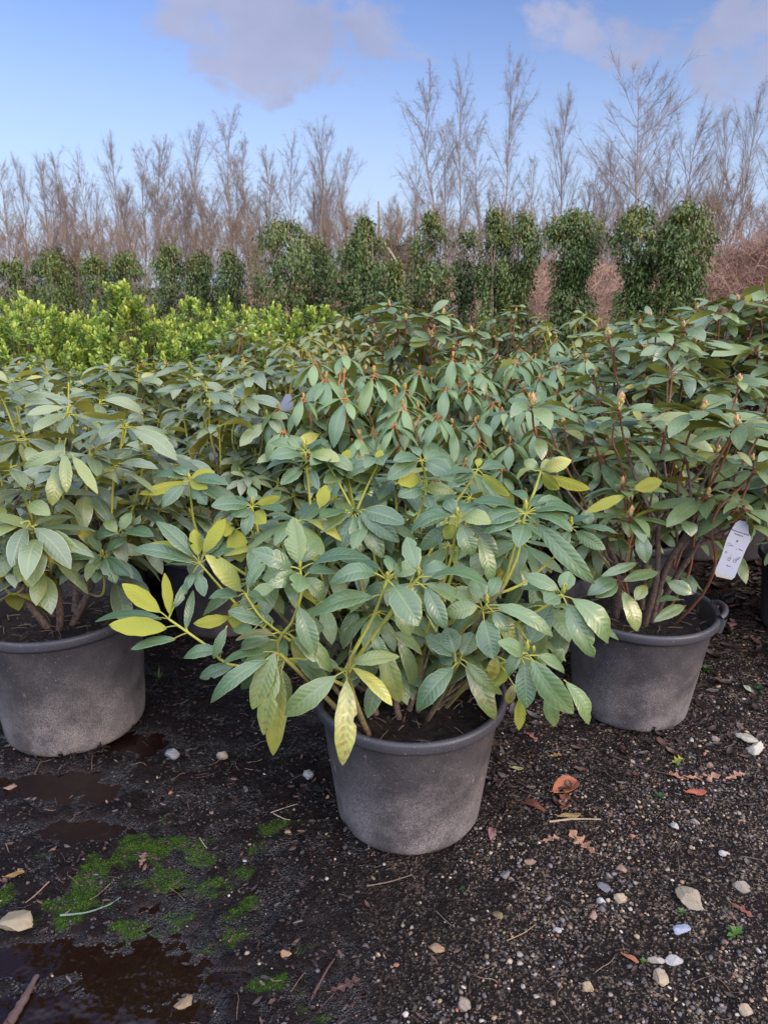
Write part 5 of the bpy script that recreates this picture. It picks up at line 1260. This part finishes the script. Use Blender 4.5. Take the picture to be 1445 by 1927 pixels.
PLANTS = [ # key, px of the crown centre, D, top height scale, label
 ('f1', 385, 3.05, 1.02, 'grey leaved rhododendron behind the gap between left and centre pots, dark pot in shade'),
 ('f2', 130, 3.0, 1.0, 'yellow stemmed rhododendron directly behind the left pot plant'),
 ('f1', -60, 3.2, 1.0, 'grey leaved rhododendron at the left edge behind the left pot plant'),
 ('f2', 560, 2.95, .92, 'low grey leaved rhododendron right behind the centre plant, left of the drooping ones'),
 ('d1', 780, 2.72, .93, 'drooping rhododendron with orange leaf stalks directly behind the centre plant'),
 ('d1', 640, 3.1, 1.08, 'drooping rhododendron with the tall lone shoot left of the two others'),
 ('d1', 850, 3.45, 1.03, 'drooping rhododendron with red leaf stalks behind the centre one'),
 ('b1', 1215, 3.2, 1.05, 'tall budded rhododendron rising above the right pot plant'),
 ('b1', 1130, 2.95, .80, 'lower dark rhododendron between the drooping ones and the right pot plant'),
 ('b1', 1530, 4.2, 1.16, 'tall budded rhododendron cut by the right edge'),
 ('d2', 990, 3.0, .98, 'drooping rhododendron right of the centre back, beside the red stemmed one'),
 ('f3', 60, 3.75, 1.03, 'grey leaved rhododendron in the third row, foot of the yellow green shrubs at left'),
 ('f3', 230, 3.7, 1.03, 'grey leaved rhododendron in the third row below the tallest yellow green shoot'),
 ('f3', 400, 3.8, 1.03, 'grey leaved rhododendron in the third row, left of the middle'),
 ('f3', 530, 3.7, 1.03, 'grey leaved rhododendron with a high shoot in the third row near the middle'),
 ('b1', 780, 4.05, 1.10, 'taller rhododendron with bare dark stems standing out in the middle distance'),
 ('d2', 960, 3.95, 1.05, 'drooping rhododendron in the third row right of the taller bare stemmed one'),
 ('d2', 1090, 4.0, 1.06, 'drooping rhododendron in the third row left of the tall budded one'),
 ('b1', 1610, 2.95, .95, 'rhododendron reaching in from outside the right edge beside the white label'),
 ('b2', 1200, 4.1, 1.14, 'budded rhododendron half hidden behind the tall budded one'),
 ('b1', 1340, 4.0, 1.12, 'budded rhododendron with yellow buds at the right edge, third row'),
 ('b2', 1440, 4.0, 1.25, 'budded rhododendron between the two tallest at the right'),
 ('k1', -40, 4.4, 1.0, 'small leaved dark rhododendron at the left edge below the yellow green shrubs'),
 ('k1', 60, 4.5, .98, 'small leaved grey green rhododendron with brown buds at the foot of the yellow green shrubs'),
 ('o1', 530, 4.7, 1.05, 'olive yellow rhododendron in front of the right end of the yellow green shrubs'),
 ('o1', 600, 5.1, 1.09, 'golden olive rhododendron right of the dark one in the middle distance'),
 ('o1', 690, 4.6, 1.03, 'olive rhododendron left of the taller bare stemmed one'),
 ('k1', 460, 5.3, 1.12, 'dark small leaved rhododendron in front of the yellow green shrubs'),
 ('k1', 700, 6.2, 1.22, 'dark green rhododendron at the foot of the green columns in the middle'),
 ('d2', 890, 4.9, 1.06, 'drooping rhododendron in the fourth row, middle'),
 ('d2', 1030, 5.0, 1.09, 'pale green drooping rhododendron in front of the pinched green column'),
 ('k1', 965, 6.2, 1.22, 'dark grey green rhododendron at the foot of the double topped green column'),
 ('o1', 1080, 5.9, 1.16, 'pale olive rhododendron with yellow buds at the foot of the pinched green column'),
 ('d2', 1180, 5.2, 1.1, 'rhododendron in the fourth row behind the tall budded one'),
 ('d2', 820, 5.8, 1.12, 'drooping rhododendron in the fifth row behind the bare stemmed one'),
 ('o1', 640, 6.1, 1.14, 'olive rhododendron in the fifth row right of the yellow green shrubs'),
 ('k1', 300, 4.6, .98, 'dark rhododendron at the foot of the yellow green shrubs, left of the middle'),
]
prr = np.random.RandomState(77)
for key, px, D, s, lab in PLANTS:
    x = P(px, 700, D)[0]
    place(key, x, D, s, prr.rand() * 6.28, lab)
for k_, pr_ in protos.items():
    if k_ not in used:
        print('unused proto', k_)

# ------------------------------------------------------------------ small-leaved shrubs as clouds of leaves
def small_leaves(mb, C, Dv, N, L_, Wd, tint):
    """C centres (n,3), Dv directions, N normals, lengths, widths -> folded six sided leaves"""
    n = len(C); S = np.cross(Dv, N); S /= (np.linalg.norm(S, axis=1)[:, None] + 1e-9)
    Lc = L_[:, None]; Wc = Wd[:, None]
    base = C; tip = C + Dv * Lc - N * Lc * .12
    m1 = C + Dv * Lc * .35; m2 = C + Dv * Lc * .72 - N * Lc * .03
    vs = [base, m1 + S * Wc * .46 + N * Wc * .12, m1, m1 - S * Wc * .46 + N * Wc * .12, m2 + S * Wc * .42 + N * Wc * .10, m2, m2 - S * Wc * .42 + N * Wc * .10, tip]
    V_ = np.stack(vs, 1).reshape(-1, 3)
    tri = np.array([[0, 2, 1], [0, 3, 2], [4, 5, 7], [5, 6, 7]]); quad = np.array([[1, 2, 5, 4], [2, 3, 6, 5]])
    off = (np.arange(n) * 8)[:, None, None]
    T = np.repeat(tint, 8, axis=0)
    mb.add(V_, (tri[None] + off).reshape(-1, 3), T)
    # quads reuse the vertices just added
    mb.f.append(((quad[None] + off).reshape(-1, 4) + mb.n - len(V_), 0))
def unit(a): return a / (np.linalg.norm(a, axis=1)[:, None] + 1e-9)
def hedge_shrub(x, y, H, Rr, seed, label, n_cl=150, extra=None):
    r = np.random.RandomState(seed)
    root = thing('yellow_green_shrub', label, 'shrub', (x, y, 0), 0, None)
    mb = MB(); st = MB()
    for k in range(n_cl):
        a = r.rand() * 6.283; u = r.rand() ** .5
        rr = Rr * u; z = H * (1 - .35 * u ** 3) * r.uniform(.35, 1.0) ** .7
        if extra and k < 42: rr = r.rand() * .13; z = H + r.uniform(-.12, extra * (1 - rr * 3))
        c = np.array((rr * math.cos(a), rr * math.sin(a), z))
        out = nrm(np.array((c[0], c[1], .35 + .5 * z / H)))
        n = r.randint(26, 38); Lsh = r.uniform(.06, .14)
        f = r.rand(n); az = np.arange(n) * 2.4
        e1 = nrm(np.cross(out, (0, 0, 1)) + 1e-6); e2 = np.cross(out, e1)
        C = c + out * (f[:, None] * Lsh) + r.normal(0, .008, (n, 3))
        side = np.cos(az)[:, None] * e1 + np.sin(az)[:, None] * e2
        Dv = unit(side * (1.05 - .6 * f[:, None]) + out * (.35 + .9 * f[:, None]) + r.normal(0, .15, (n, 3)))
        N = unit(out - side * .4 + r.normal(0, .2, (n, 3)))
        hi = np.clip(z / H, 0, 1)
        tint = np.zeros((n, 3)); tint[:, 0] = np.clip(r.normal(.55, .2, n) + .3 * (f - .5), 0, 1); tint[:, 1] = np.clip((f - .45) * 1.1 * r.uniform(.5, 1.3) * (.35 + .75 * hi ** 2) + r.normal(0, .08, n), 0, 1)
        small_leaves(mb, C, Dv, N, r.uniform(.030, .046, n), r.uniform(.015, .021, n), tint)
        if r.rand() < .6:
            b = np.array((c[0] * .25, c[1] * .25, .1)); tube(st, spline([b, (b + c) / 2 + r.uniform(-.04, .04, 3), c + out * Lsh * .8], 7), np.linspace(.006, .002, 7), (0, 0, 0), 4)
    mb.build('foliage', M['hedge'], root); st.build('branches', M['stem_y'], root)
HS = [ # px, D, H
 (-70, 5.3, 1.50, .5), (25, 5.0, 1.49, .5), (130, 5.4, 1.40, .5), (235, 5.3, 1.38, .48), (330, 5.5, 1.36, .5), (430, 5.9, 1.37, .46), (510, 6.3, 1.40, .44), (585, 6.6, 1.40, .36), (75, 6.1, 1.44, .5), (200, 6.1, 1.42, .5), (380, 6.6, 1.43, .5), (480, 5.7, 1.28, .36)]
HL = ['yellow green shrub at the left edge of its row', 'yellow green shrub second from the left edge, right above the grey leaves', 'yellow green shrub left of the one with the tallest shoot', 'yellow green shrub with the tallest upright shoot',
      'yellow green shrub just right of the tallest shoot', 'yellow green shrub in the right half of the row', 'yellow green shrub third from the right end', 'small upright yellow green shrub at the right end of the row',
      'yellow green shrub in the rear line at far left', 'yellow green shrub in the rear line behind the tallest shoot', 'yellow green shrub in the rear line left of the middle', 'low yellow green shrub behind the dark rhododendron']
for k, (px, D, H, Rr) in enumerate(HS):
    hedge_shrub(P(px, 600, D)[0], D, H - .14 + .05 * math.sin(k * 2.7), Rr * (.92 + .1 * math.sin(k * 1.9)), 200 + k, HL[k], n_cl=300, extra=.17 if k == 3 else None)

# ------------------------------------------------------------------ evergreen columns
def column(px, top, hw, D, seed, label, prof, dens=1.0, leafL=(.036, .060), stems=3, dark=0.0, brown=.05, name='evergreen_column'):
    r = np.random.RandomState(seed)
    c0 = P(px, top, D); H = c0[2]; x = c0[0]; Rr = hw * D / F * (.88 if px < 460 else (1.04 if px < 640 else .97))
    root = thing(name, label, 'shrub', (x, D, 0))
    pz = np.array([p[0] for p in prof]) * H; pr_ = np.array([p[1] for p in prof]) * Rr; po = np.array([p[2] if len(p) > 2 else 0 for p in prof]) * Rr
    mb = MB(); st = MB()
    ncl = int((1100 if px > 640 else 850) * dens * (Rr / .35) ** .9 * (H / 2.3))
    for k in range(ncl):
        z = H * (.12 + .88 * r.rand() ** .85); rad = np.interp(z, pz, pr_); off = np.interp(z, pz, po)
        a = r.rand() * 6.283; u = r.rand() ** .45
        lump = 1 + .30 * math.sin(3 * a + z * 5 + seed) * math.sin(z * 7 + seed * 2)
        if vnoise(np.array([a * 1.1 + seed]), np.array([z * 3.2]))[0] < .33: continue
        if r.rand() < .09: u *= 1.3
        c = np.array((rad * u * lump * math.cos(a) + off, rad * u * lump * math.sin(a), z))
        n = r.randint(12, 20)
        C = c + r.normal(0, .035, (n, 3)) * (1, 1, 1.3)
        o_ = unit(np.stack([C[:, 0] - off, C[:, 1], np.zeros(n)], 1) + r.normal(0, .25, (n, 3)) + 1e-6)
        Dv = unit(o_ * .7 + np.array((0, 0, -1.0)) * r.uniform(.1, 1.3, (n, 1)) + r.normal(0, .3, (n, 3)))
        N = unit(o_ + np.array((0, 0, .8)) + r.normal(0, .35, (n, 3)))
        tint = np.zeros((n, 3)); tint[:, 0] = np.clip(r.normal(.5 - dark, .28, n), 0, 1); tint[:, 1] = np.clip((r.rand(n) < brown + .35 * (z / H > .88)) * r.rand(n), 0, 1)
        small_leaves(mb, C, Dv, N, r.uniform(*leafL, n), r.uniform(.015, .023, n), tint)
    for k in range(stems):
        a = r.rand() * 6.28; b = np.array((.05 * math.cos(a), .05 * math.sin(a), 0)); t_ = np.array((np.interp(H * .9, pz, po) + Rr * .3 * math.cos(a), Rr * .3 * math.sin(a), H * .93))
        tube(st, spline([b, (b + t_) / 2 + r.uniform(-.05, .05, 3), t_], 10), np.linspace(.018, .005, 10), (0.6, 0, 0), 6)
        for j in range(10):
            f = r.uniform(.15, .95); p = b + (t_ - b) * f; aa = r.rand() * 6.28; q_ = np.array((math.cos(aa), math.sin(aa), .9)) * Rr * .6
            tube(st, np.array([p, p + q_ * .5, p + q_]), (.006, .004, .002), (0.6, 0, 0), 4)
    mb.build('crown', M['laurel'], root); st.build('trunk', M['bark_t'], root)
FULL = [(0, .7), (.3, .95), (.6, 1.05), (.85, .9), (.95, .6), (1, .25)]
BUSHY = [(0, .8), (.4, 1), (.75, 1.1), (.9, .9), (1, .4)]
PINCH = [(0, .9), (.35, 1.05), (.55, 1.0), (.67, .42), (.76, .85), (.88, 1.05), (.96, .8), (1, .3)]
COLS = [
 (20, 495, 42, 11.5, BUSHY, 'dark evergreen shrub at the far left behind the yellow green row', {}),
 (92, 480, 38, 11.5, BUSHY, 'rounded evergreen shrub left of the first gap, behind the yellow green row', {}),
 (178, 486, 34, 11.8, BUSHY, 'evergreen shrub just right of the first gap', {}),
 (235, 480, 36, 11.8, BUSHY, 'evergreen shrub behind the tallest yellow green shoot', {}),
 (318, 464, 40, 10.8, FULL, 'round topped evergreen column right of the tallest yellow green shoot', {}),
 (375, 478, 30, 10.6, FULL, 'narrow dark evergreen column between two rounder ones at left', dict(dark=.15)),
 (430, 475, 32, 10.4, FULL, 'slim evergreen column left of the widest one', {}),
 (535, 420, 58, 9.8, BUSHY, 'widest evergreen, with a thin see-through lower middle', dict(dens=.85, brown=.1)),
 (600, 452, 30, 10.2, FULL, 'thin evergreen between the widest one and its right neighbour', dict(dens=.7, brown=.1)),
 (685, 415, 50, 9.4, [(0, .9), (.5, 1.15), (.75, 1.05), (.9, .6), (1, .12)], 'pointed topped broad evergreen column left of the leaning stake', {}),
 (810, 408, 40, 9.6, [(0, .8), (.4, 1.05), (.7, 1.15), (.88, .85), (1, .15)], 'loose pointed evergreen column right of the leaning stake', dict(dens=.75, brown=.08)),
 (880, 440, 30, 10.0, [(0, 1.1), (.45, 1.05), (.6, .5), (.7, .7), (.88, .9), (1, .4)], 'thin dark evergreen column with bare stem showing', dict(dens=.6, dark=.25, stems=2)),
 (932, 402, 27, 9.2, [(0, 1.4, .3), (.5, 1.5, .35), (.62, 1.1, .2), (.75, 1.2, 0), (.9, 1.1), (1, .3)], 'left head of the double topped dense evergreen column', dict(dens=1.3)),
 (985, 410, 25, 9.3, [(0, 1.4, -.3), (.5, 1.4, -.4), (.62, .9, -.4), (.75, 1.2, 0), (.9, 1.2), (1, .3)], 'right head of the double topped dense evergreen column', dict(dens=1.3)),
 (1080, 405, 50, 9.2, PINCH, 'dense evergreen column pinched at two thirds like an hourglass', dict(dens=1.4)),
 (1205, 398, 42, 8.6, [(0, .9, .1), (.3, 1.1, .1), (.55, .9, .1), (.66, .40, .2), (.78, .8, .1), (.88, 1.05), (.96, .8), (1, .3)], 'left one of the two evergreen columns by the red brown bank', dict(dens=1.2)),
 (1295, 390, 44, 8.4, [(0, 1, -.1), (.3, 1.05, -.15), (.55, .95, -.1), (.7, .85, 0), (.8, 1.0), (.92, 1.0), (1, .35)], 'right one of the two evergreen columns by the red brown bank', dict(dens=1.2)),
]
for k, (px, top, hw, D, prof, lab, kw) in enumerate(COLS):
    column(px, top, hw, D, 300 + k, lab, prof, **kw)
# small conifer beside the leaning stake
column(742, 498, 22, 8.9, 340, 'small bright green conifer at the foot of the leaning stake', [(0, 1.2), (.5, 1.1), (.8, .7), (1, .1)], dens=2.2, leafL=(.035, .06), name='conifer')
mb = MB(); a_, b_ = P(722, 455, 11.5), P(760, 515, 11.3)
tube(mb, spline([b_ - a_, (b_ - a_) * .5, np.zeros(3)], 6), .024, (1, 0, 0), 6)
q = NT('bare_wood'); M['wood'] = q.put(color=q.mix(q.noise(8), (0.26, 0.18, 0.13), (0.36, 0.27, 0.2)), rough=.8)
o = mb.build('wooden_stake', M['wood']); o.location = a_; tag(o, 'pale bare wooden stake leaning between two evergreen columns', 'stake')
# a foot for the stake so that it stands on the bank
mb = MB(); c_ = P(790, 570, 11.2)
# ------------------------------------------------------------------ earth bank with dead brush
bx = np.linspace(-22, 18, 200); by = np.linspace(11.2, 21, 60)
def bank_h(x, y):
    px = 722.5 + x / 14.5 * F
    top = np.interp(px, [-2000, -300, 150, 300, 420, 560, 640, 760, 900, 1010, 1130, 1180, 1330, 1380, 1500, 2300], [.3, .5, .7, .9, 1.2, 1.5, 1.6, 1.65, 1.7, 1.85, 1.9, 1.9, 2.05, 2.2, 2.25, 2.1])
    s = np.clip((y - 11.6) / 2.8, 0, 1); s = s * s * (3 - 2 * s); e = np.clip((20.5 - y) / 3.5, 0, 1)
    n = fbm(x * .9, y * .9, 4) * .55 + fbm(x * 4, y * 4, 3) * .18
    return (top + n) * s * e - .05
BX, BY = np.meshgrid(bx, by)
mb = MB(); mb.add(np.stack([BX, BY, bank_h(BX, BY)], -1).reshape(-1, 3), grid_faces(200, 60))
q = NT('bank_earth'); co = q.coord('Object'); a = q.noise(1.1, 6, .65, co); b = q.noise(14, 5, .7, co)
c = q.mix(q.rng(a, .35, .65), (0.13, 0.078, 0.055), (0.30, 0.19, 0.13)); c = q.mix(q.rng(b, .5, .7, 0, .7), c, (0.05, 0.035, 0.03))
M['bank'] = q.put(color=c, rough=.95, spec=.2, normal=q.bump(b, 1, .08))
o = mb.build('bank', M['bank']); o['kind'] = 'structure'
rb = np.random.RandomState(4); mb = MB()
for k in range(6500):
    px = rb.uniform(250, 1560) if k % 3 else rb.uniform(1280, 1560); y = rb.uniform(11.6, 14.6); x = (px - 722.5) / F * y
    z = float(bank_h(x, y)); a = rb.rand() * 6.28; l = rb.uniform(.25, .9) * (1.0 if px > 1300 else .7); e = abs(rb.normal(.35, .45))
    d = np.array((math.cos(a) * math.cos(e), math.sin(a) * math.cos(e), math.sin(e))) * l
    p = np.array((x, y, z))
    red = rb.rand() < .16 and px > 1300
    tube(mb, bez(p, p + d * .6 + (0, 0, l * .25), p + d, 5), (.007, .006, .005, .004, .002), (rb.rand() * .9, 0, 0), 3, mat=1 if red else 0)
q = NT('red_dead_stems'); M['redst'] = q.put(color=q.mix(q.noise(3), (0.22, 0.075, 0.065), (0.34, 0.15, 0.12)), rough=.8)
tag(mb.build('dead_brush', [M['bramble'], M['redst']]), 'tangle of dead pinkish brown bramble stems covering the bank', 'brush', kind='stuff')
gr = MB()
for k in range(5000):     # bleached grass on the bank
    px = rb.uniform(200, 1560); y = rb.uniform(11.7, 14.4); x = (px - 722.5) / F * y
    if vnoise(np.array([x * 1.5]), np.array([y * 1.5]))[0] < .45: continue
    z = float(bank_h(x, y)); 
    for j in range(3):
        a = rb.rand() * 6.28; l = rb.uniform(.15, .35); s_ = np.array((math.cos(a), math.sin(a), 0)) * .006; t_ = np.array((math.cos(a + 1.5) * l * .5, math.sin(a + 1.5) * l * .5, l))
        p = np.array((x + rb.normal() * .05, y, z)); gr.add(np.array([p - s_, p + s_, p + t_]), [[0, 1, 2]], (0.8, 0, 0))
tag(gr.build('dry_grass', M['bramble']), 'bleached dry grass tufts on the bank', 'dry grass', kind='stuff')

# ------------------------------------------------------------------ bare trees
def bare_tree_mesh(seed, H, kind):
    r = np.random.RandomState(seed); tr = MB(); cr = MB()
    n = 14; bend = r.normal(0, .012 * H, (3, 2))
    ctl = [np.array((0, 0, 0.))] + [np.array((bend[k][0], bend[k][1], H * (k + 1) / 4)) for k in range(3)] + [np.array((r.normal(0, .01 * H), 0, H))]
    T = spline(ctl, n)
    w0 = .0066 * H
    tube(tr, T, np.linspace(w0, .007, n) , np.stack([np.linspace(.9, .3, n), np.zeros(n), np.zeros(n)], 1), 6)
    def at(f):
        u = f * (n - 1); i = min(int(u), n - 2); return T[i] + (T[i + 1] - T[i]) * (u - i)
    asc = {'birch': (R(18), R(52)), 'poplar': (R(10), R(34)), 'wide': (R(35), R(60)), 'shrub': (R(15), R(45))}[kind]
    nb = {'birch': 38, 'poplar': 28, 'wide': 34, 'shrub': 30}[kind]
    f0 = {'birch': .22, 'poplar': .25, 'wide': .2, 'shrub': .03}[kind]
    for k in range(nb):
        f = f0 + (1 - f0 - .02) * ((k + r.rand()) / nb) ** .9
        p = at(f); az = r.rand() * 6.283; th = r.uniform(*asc)
        if kind == 'shrub': lb = H * r.uniform(.3, .55) * (1 - f * .55)
        else:
            rel = (f - f0) / (1 - f0)
            lb = H * {'birch': .26, 'poplar': .30, 'wide': .42}[kind] * (1 - rel) ** .5 * (.55 + .45 * min(1, rel * 3)) * r.uniform(.35, 1.25) + .05 * H
        d0 = np.array((math.cos(az) * math.sin(th), math.sin(az) * math.sin(th), math.cos(th)))
        curl_ = r.uniform(.1, .35) if kind != 'birch' else r.uniform(-.15, .35)
        p2 = p + d0 * lb + np.array((0, 0, lb * curl_)); p1 = p + d0 * lb * .5
        B = bez(p, p1, p2, 7); rb_ = max(w0 * .40 * (1 - f * .6), .007)
        tube(cr, B, np.linspace(rb_, .004, 7), (.35, 0, 0), 4)
        ns = int(7 + lb * 4.0)
        for j in range(ns):
            g = r.uniform(.15, 1); q_ = B[int(g * 5)] * (1 - (g * 6 % 1)) + B[min(int(g * 5) + 1, 6)] * (g * 6 % 1)
            a2 = r.rand() * 6.28; dd = nrm(d0 + r.normal(0, .42, 3) + (0, 0, .15)); l2 = lb * r.uniform(.18, .45) * (1.2 - .6 * g)
            e2 = q_ + dd * l2 + (0, 0, (-.22 if kind == 'birch' and r.rand() < .5 else .12) * l2)
            C = bez(q_, q_ + dd * l2 * .5, e2, 4)
            tube(cr, C, (.0042, .0034, .0027, .0016), (.15, 0, 0), 3)
            for m in range(6 if kind != 'shrub' else 4):
                g2 = r.uniform(.2, 1); q3 = C[min(int(g2 * 3), 2)]; d3 = nrm(dd + r.normal(0, .5, 3)); l3 = l2 * r.uniform(.3, .65) + .1
                e3 = q3 + d3 * l3 + (0, 0, (-.3 if kind == 'birch' else .08) * l3)
                tube(cr, np.array([q3, (q3 + e3) / 2 + r.normal(0, .02, 3), e3]), (.0024, .0020, .0011), (.05, 0, 0), 3)
    return mesh_from('trunk', tr, M['bark_t']), mesh_from('crown', cr, M['bark_t' if kind != 'shrub' else 'bark_red'])
TM = {'birch': [bare_tree_mesh(60 + k, 10, 'birch') for k in range(7)], 'poplar': [bare_tree_mesh(70 + k, 10, 'poplar') for k in range(5)], 'wide': [bare_tree_mesh(80 + k, 9, 'wide') for k in range(2)], 'shrub': [bare_tree_mesh(90 + k, 4.5, 'shrub') for k in range(3)]}
def tree(kind, v, px, top, D, label, name, cat, group=None, rz=0, sx=1.0, lean=0.0):
    p = P(px, top, D); H = p[2] + .0; base = {'birch': 10, 'poplar': 10, 'wide': 9, 'shrub': 4.5}[kind]
    s = H / base
    t_, c_ = TM[kind][v % len(TM[kind])]
    o = thing(name, label, cat, (p[0], D, -.05), rz, group)
    o.rotation_euler = (0, lean, rz); o.scale = (s * sx, s * sx, s)
    link('trunk', t_, o); link('crown', c_, o)
TR = [ # px, top, D, kind, label
 (815, 148, 33, 'birch', 'tall slim double leader birch, leftmost of the three tallest right of the middle'),
 (880, 142, 34, 'birch', 'tall hazy birch, middle one of the three tallest right of the middle'),
 (955, 106, 33, 'birch', 'tallest birch of all, rising above the double topped evergreen column'),
 (1065, 195, 32, 'poplar', 'young tree with a fan of straight upright branches above the hourglass column'),
 (1225, 150, 30, 'wide', 'spreading bare tree with forked leaning trunk above the left column of the right pair'),
 (1310, 222, 32, 'wide', 'bare tree with rising side limbs left of the right edge'),
 (1420, 185, 29, 'poplar', 'dense upright bare tree by the right edge'),
 (1375, 235, 31, 'poplar', 'many stemmed bare tree left of the dense upright one at right'),
 (1150, 285, 34, 'poplar', 'shorter bare tree between the fan shaped one and the spreading one'),
 (1120, 310, 35, 'birch', 'low bare tree right behind the hourglass column'),
 (1265, 260, 35, 'birch', 'thin birch between spreading tree and its right neighbour'),
 (405, 216, 33, 'birch', 'tallest bare tree in the left half, dense pointed crown'),
 (368, 262, 33, 'poplar', 'slim leaning tree just left of the tallest in the left half'),
 (480, 268, 34, 'birch', 'slim birch right of the tallest in the left half'),
 (605, 255, 33, 'poplar', 'tree with few long straight forked branches, right of the middle of the left half'),
 (540, 272, 34, 'birch', 'bare birch above the widest evergreen'),
 (570, 305, 36, 'birch', 'hazy small birch between two taller ones above the widest evergreen'),
 (645, 300, 33, 'poplar', 'rightmost straight branched tree before the sky gap'),
 (210, 280, 32, 'poplar', 'dense many branched tree left of the middle of the left half'),
 (240, 278, 34, 'birch', 'leaning fine branched tree, second of the dense left clump'),
 (268, 274, 33, 'poplar', 'leaning tree, third of the dense left clump'),
 (310, 308, 33, 'birch', 'leaning tree at the right of the dense left clump'),
 (168, 298, 34, 'birch', 'thin tree left of the dense left clump'),
 (92, 288, 32, 'birch', 'pale stemmed birch near the left edge'),
 (65, 315, 35, 'poplar', 'small bare tree left of the pale stemmed birch'),
 (30, 312, 33, 'poplar', 'bare tree closest to the left edge'),
 (125, 335, 36, 'birch', 'low birch right of the pale stemmed birch'),
 (440, 305, 36, 'birch', 'faint birch right behind the tallest in the left half'),
 (505, 300, 37, 'poplar', 'faint upright tree left of the birch above the widest evergreen'),
 (340, 325, 35, 'birch', 'lower birch between the dense clump and the slim leaning tree'),
 (-20, 300, 33, 'birch', 'birch cut off by the left edge'),
 (850, 230, 37, 'birch', 'faint birch between the left and middle of the three tallest'),
 (915, 245, 38, 'birch', 'faint birch between the middle and the tallest of the three'),
 (1005, 300, 38, 'birch', 'low hazy birch right of the tallest birch'),
 (1185, 300, 36, 'birch', 'low hazy birch left of the spreading tree'),
 (1470, 230, 30, 'birch', 'birch half outside the right edge'),
 (785, 300, 38, 'birch', 'low hazy birch left of the three tallest'),
]
rt_ = np.random.RandomState(12)
for k, (px, top, D, kind, lab) in enumerate(TR):
    tree(kind, k, px, top, D, lab, 'birch_tree' if kind == 'birch' else 'bare_tree', 'tree', None, rt_.rand() * 6.28, rt_.uniform(.72, .98) if kind == 'birch' else rt_.uniform(.8, 1.2), R(rt_.uniform(-2.5, 2.5) if px > 700 else rt_.uniform(-6, 6)))
GT = 'faint bare saplings filling the tree line'
for k in range(34):
    px = rt_.uniform(-60, 1500) if k % 3 else rt_.uniform(100, 620)
    top = rt_.uniform(335, 385) if px < 680 else (rt_.uniform(330, 380) if px > 760 else rt_.uniform(375, 400))
    tree(['birch', 'poplar'][k % 2], k, px, top, rt_.uniform(34, 42), 'thin bare sapling filling the tree line below the taller crowns', 'bare_sapling', 'tree', GT, rt_.rand() * 6.28, rt_.uniform(.9, 1.3), R(rt_.uniform(-5, 5)))
GS = 'brown bare bushes along the tree feet'
for k in range(62):
    px = -60 + 1560 * (k + rt_.rand()) / 62
    top = rt_.uniform(415, 465) if px < 500 else (rt_.uniform(400, 450) if px < 1300 else rt_.uniform(350, 420))
    tree('shrub', k, px, top, rt_.uniform(24, 31), 'brown twiggy bare bush at the feet of the tree line', 'bare_bush', 'shrub', GS, rt_.rand() * 6.28, rt_.uniform(1.0, 1.7))
# pines in the tree line
def pine(px, top, D, hw, seed, label):
    r = np.random.RandomState(seed); p = P(px, top, D); H = p[2]; Rr = hw * D / F
    root = thing('pine_tree', label, 'tree', (p[0], D, 0)); mb = MB(); st = MB()
    tube(st, spline([(0, 0, 0), (.05, 0, H * .5), (0, 0, H)], 8), np.linspace(.12, .02, 8), (.3, 0, 0), 6)
    for k in range(64):
        f = .25 + .75 * (k / 110); a = k * 2.4; l_ = Rr * (1.15 - f) * 1.3 * r.uniform(.6, 1.1) + .1
        b = np.array((0, 0, H * f)); e = b + np.array((math.cos(a) * l_, math.sin(a) * l_, l_ * .35)); tube(st, np.array([b, (b + e) / 2, e]), (.02, .012, .006), (.3, 0, 0), 3)
        n = 26; C = b + (e - b) * r.uniform(.35, 1.05, (n, 1)) + r.normal(0, .09, (n, 3)); Dv = unit(nrm(e - b) + r.normal(0, .7, (n, 3)) + (0, 0, .5)); N = unit(r.normal(0, 1, (n, 3)))
        tint = np.zeros((n, 3)); tint[:, 0] = r.rand(n); tint[:, 1] = (r.rand(n) < .2) * .7
        small_leaves(mb, C, Dv, N, r.uniform(.12, .22, n), r.uniform(.02, .035, n), tint)
    mb.build('crown', M['pine'], root); st.build('trunk', M['bark_red'], root)
for k, (px, top, D, hw, lab) in enumerate([(88, 408, 29, 24, 'dark pine showing at left below the bare trees'), (122, 432, 29, 22, 'lower pine right of the leftmost pine'), (712, 378, 28, 32, 'pine in the dip of the tree line at the middle'), (748, 385, 29, 30, 'pine right of the one in the dip'), (680, 392, 29, 26, 'pine left of the one in the dip'), (785, 398, 29, 24, 'small pine left of the loose evergreen column')]):
    pine(px, top, D, hw, 400 + k, lab)
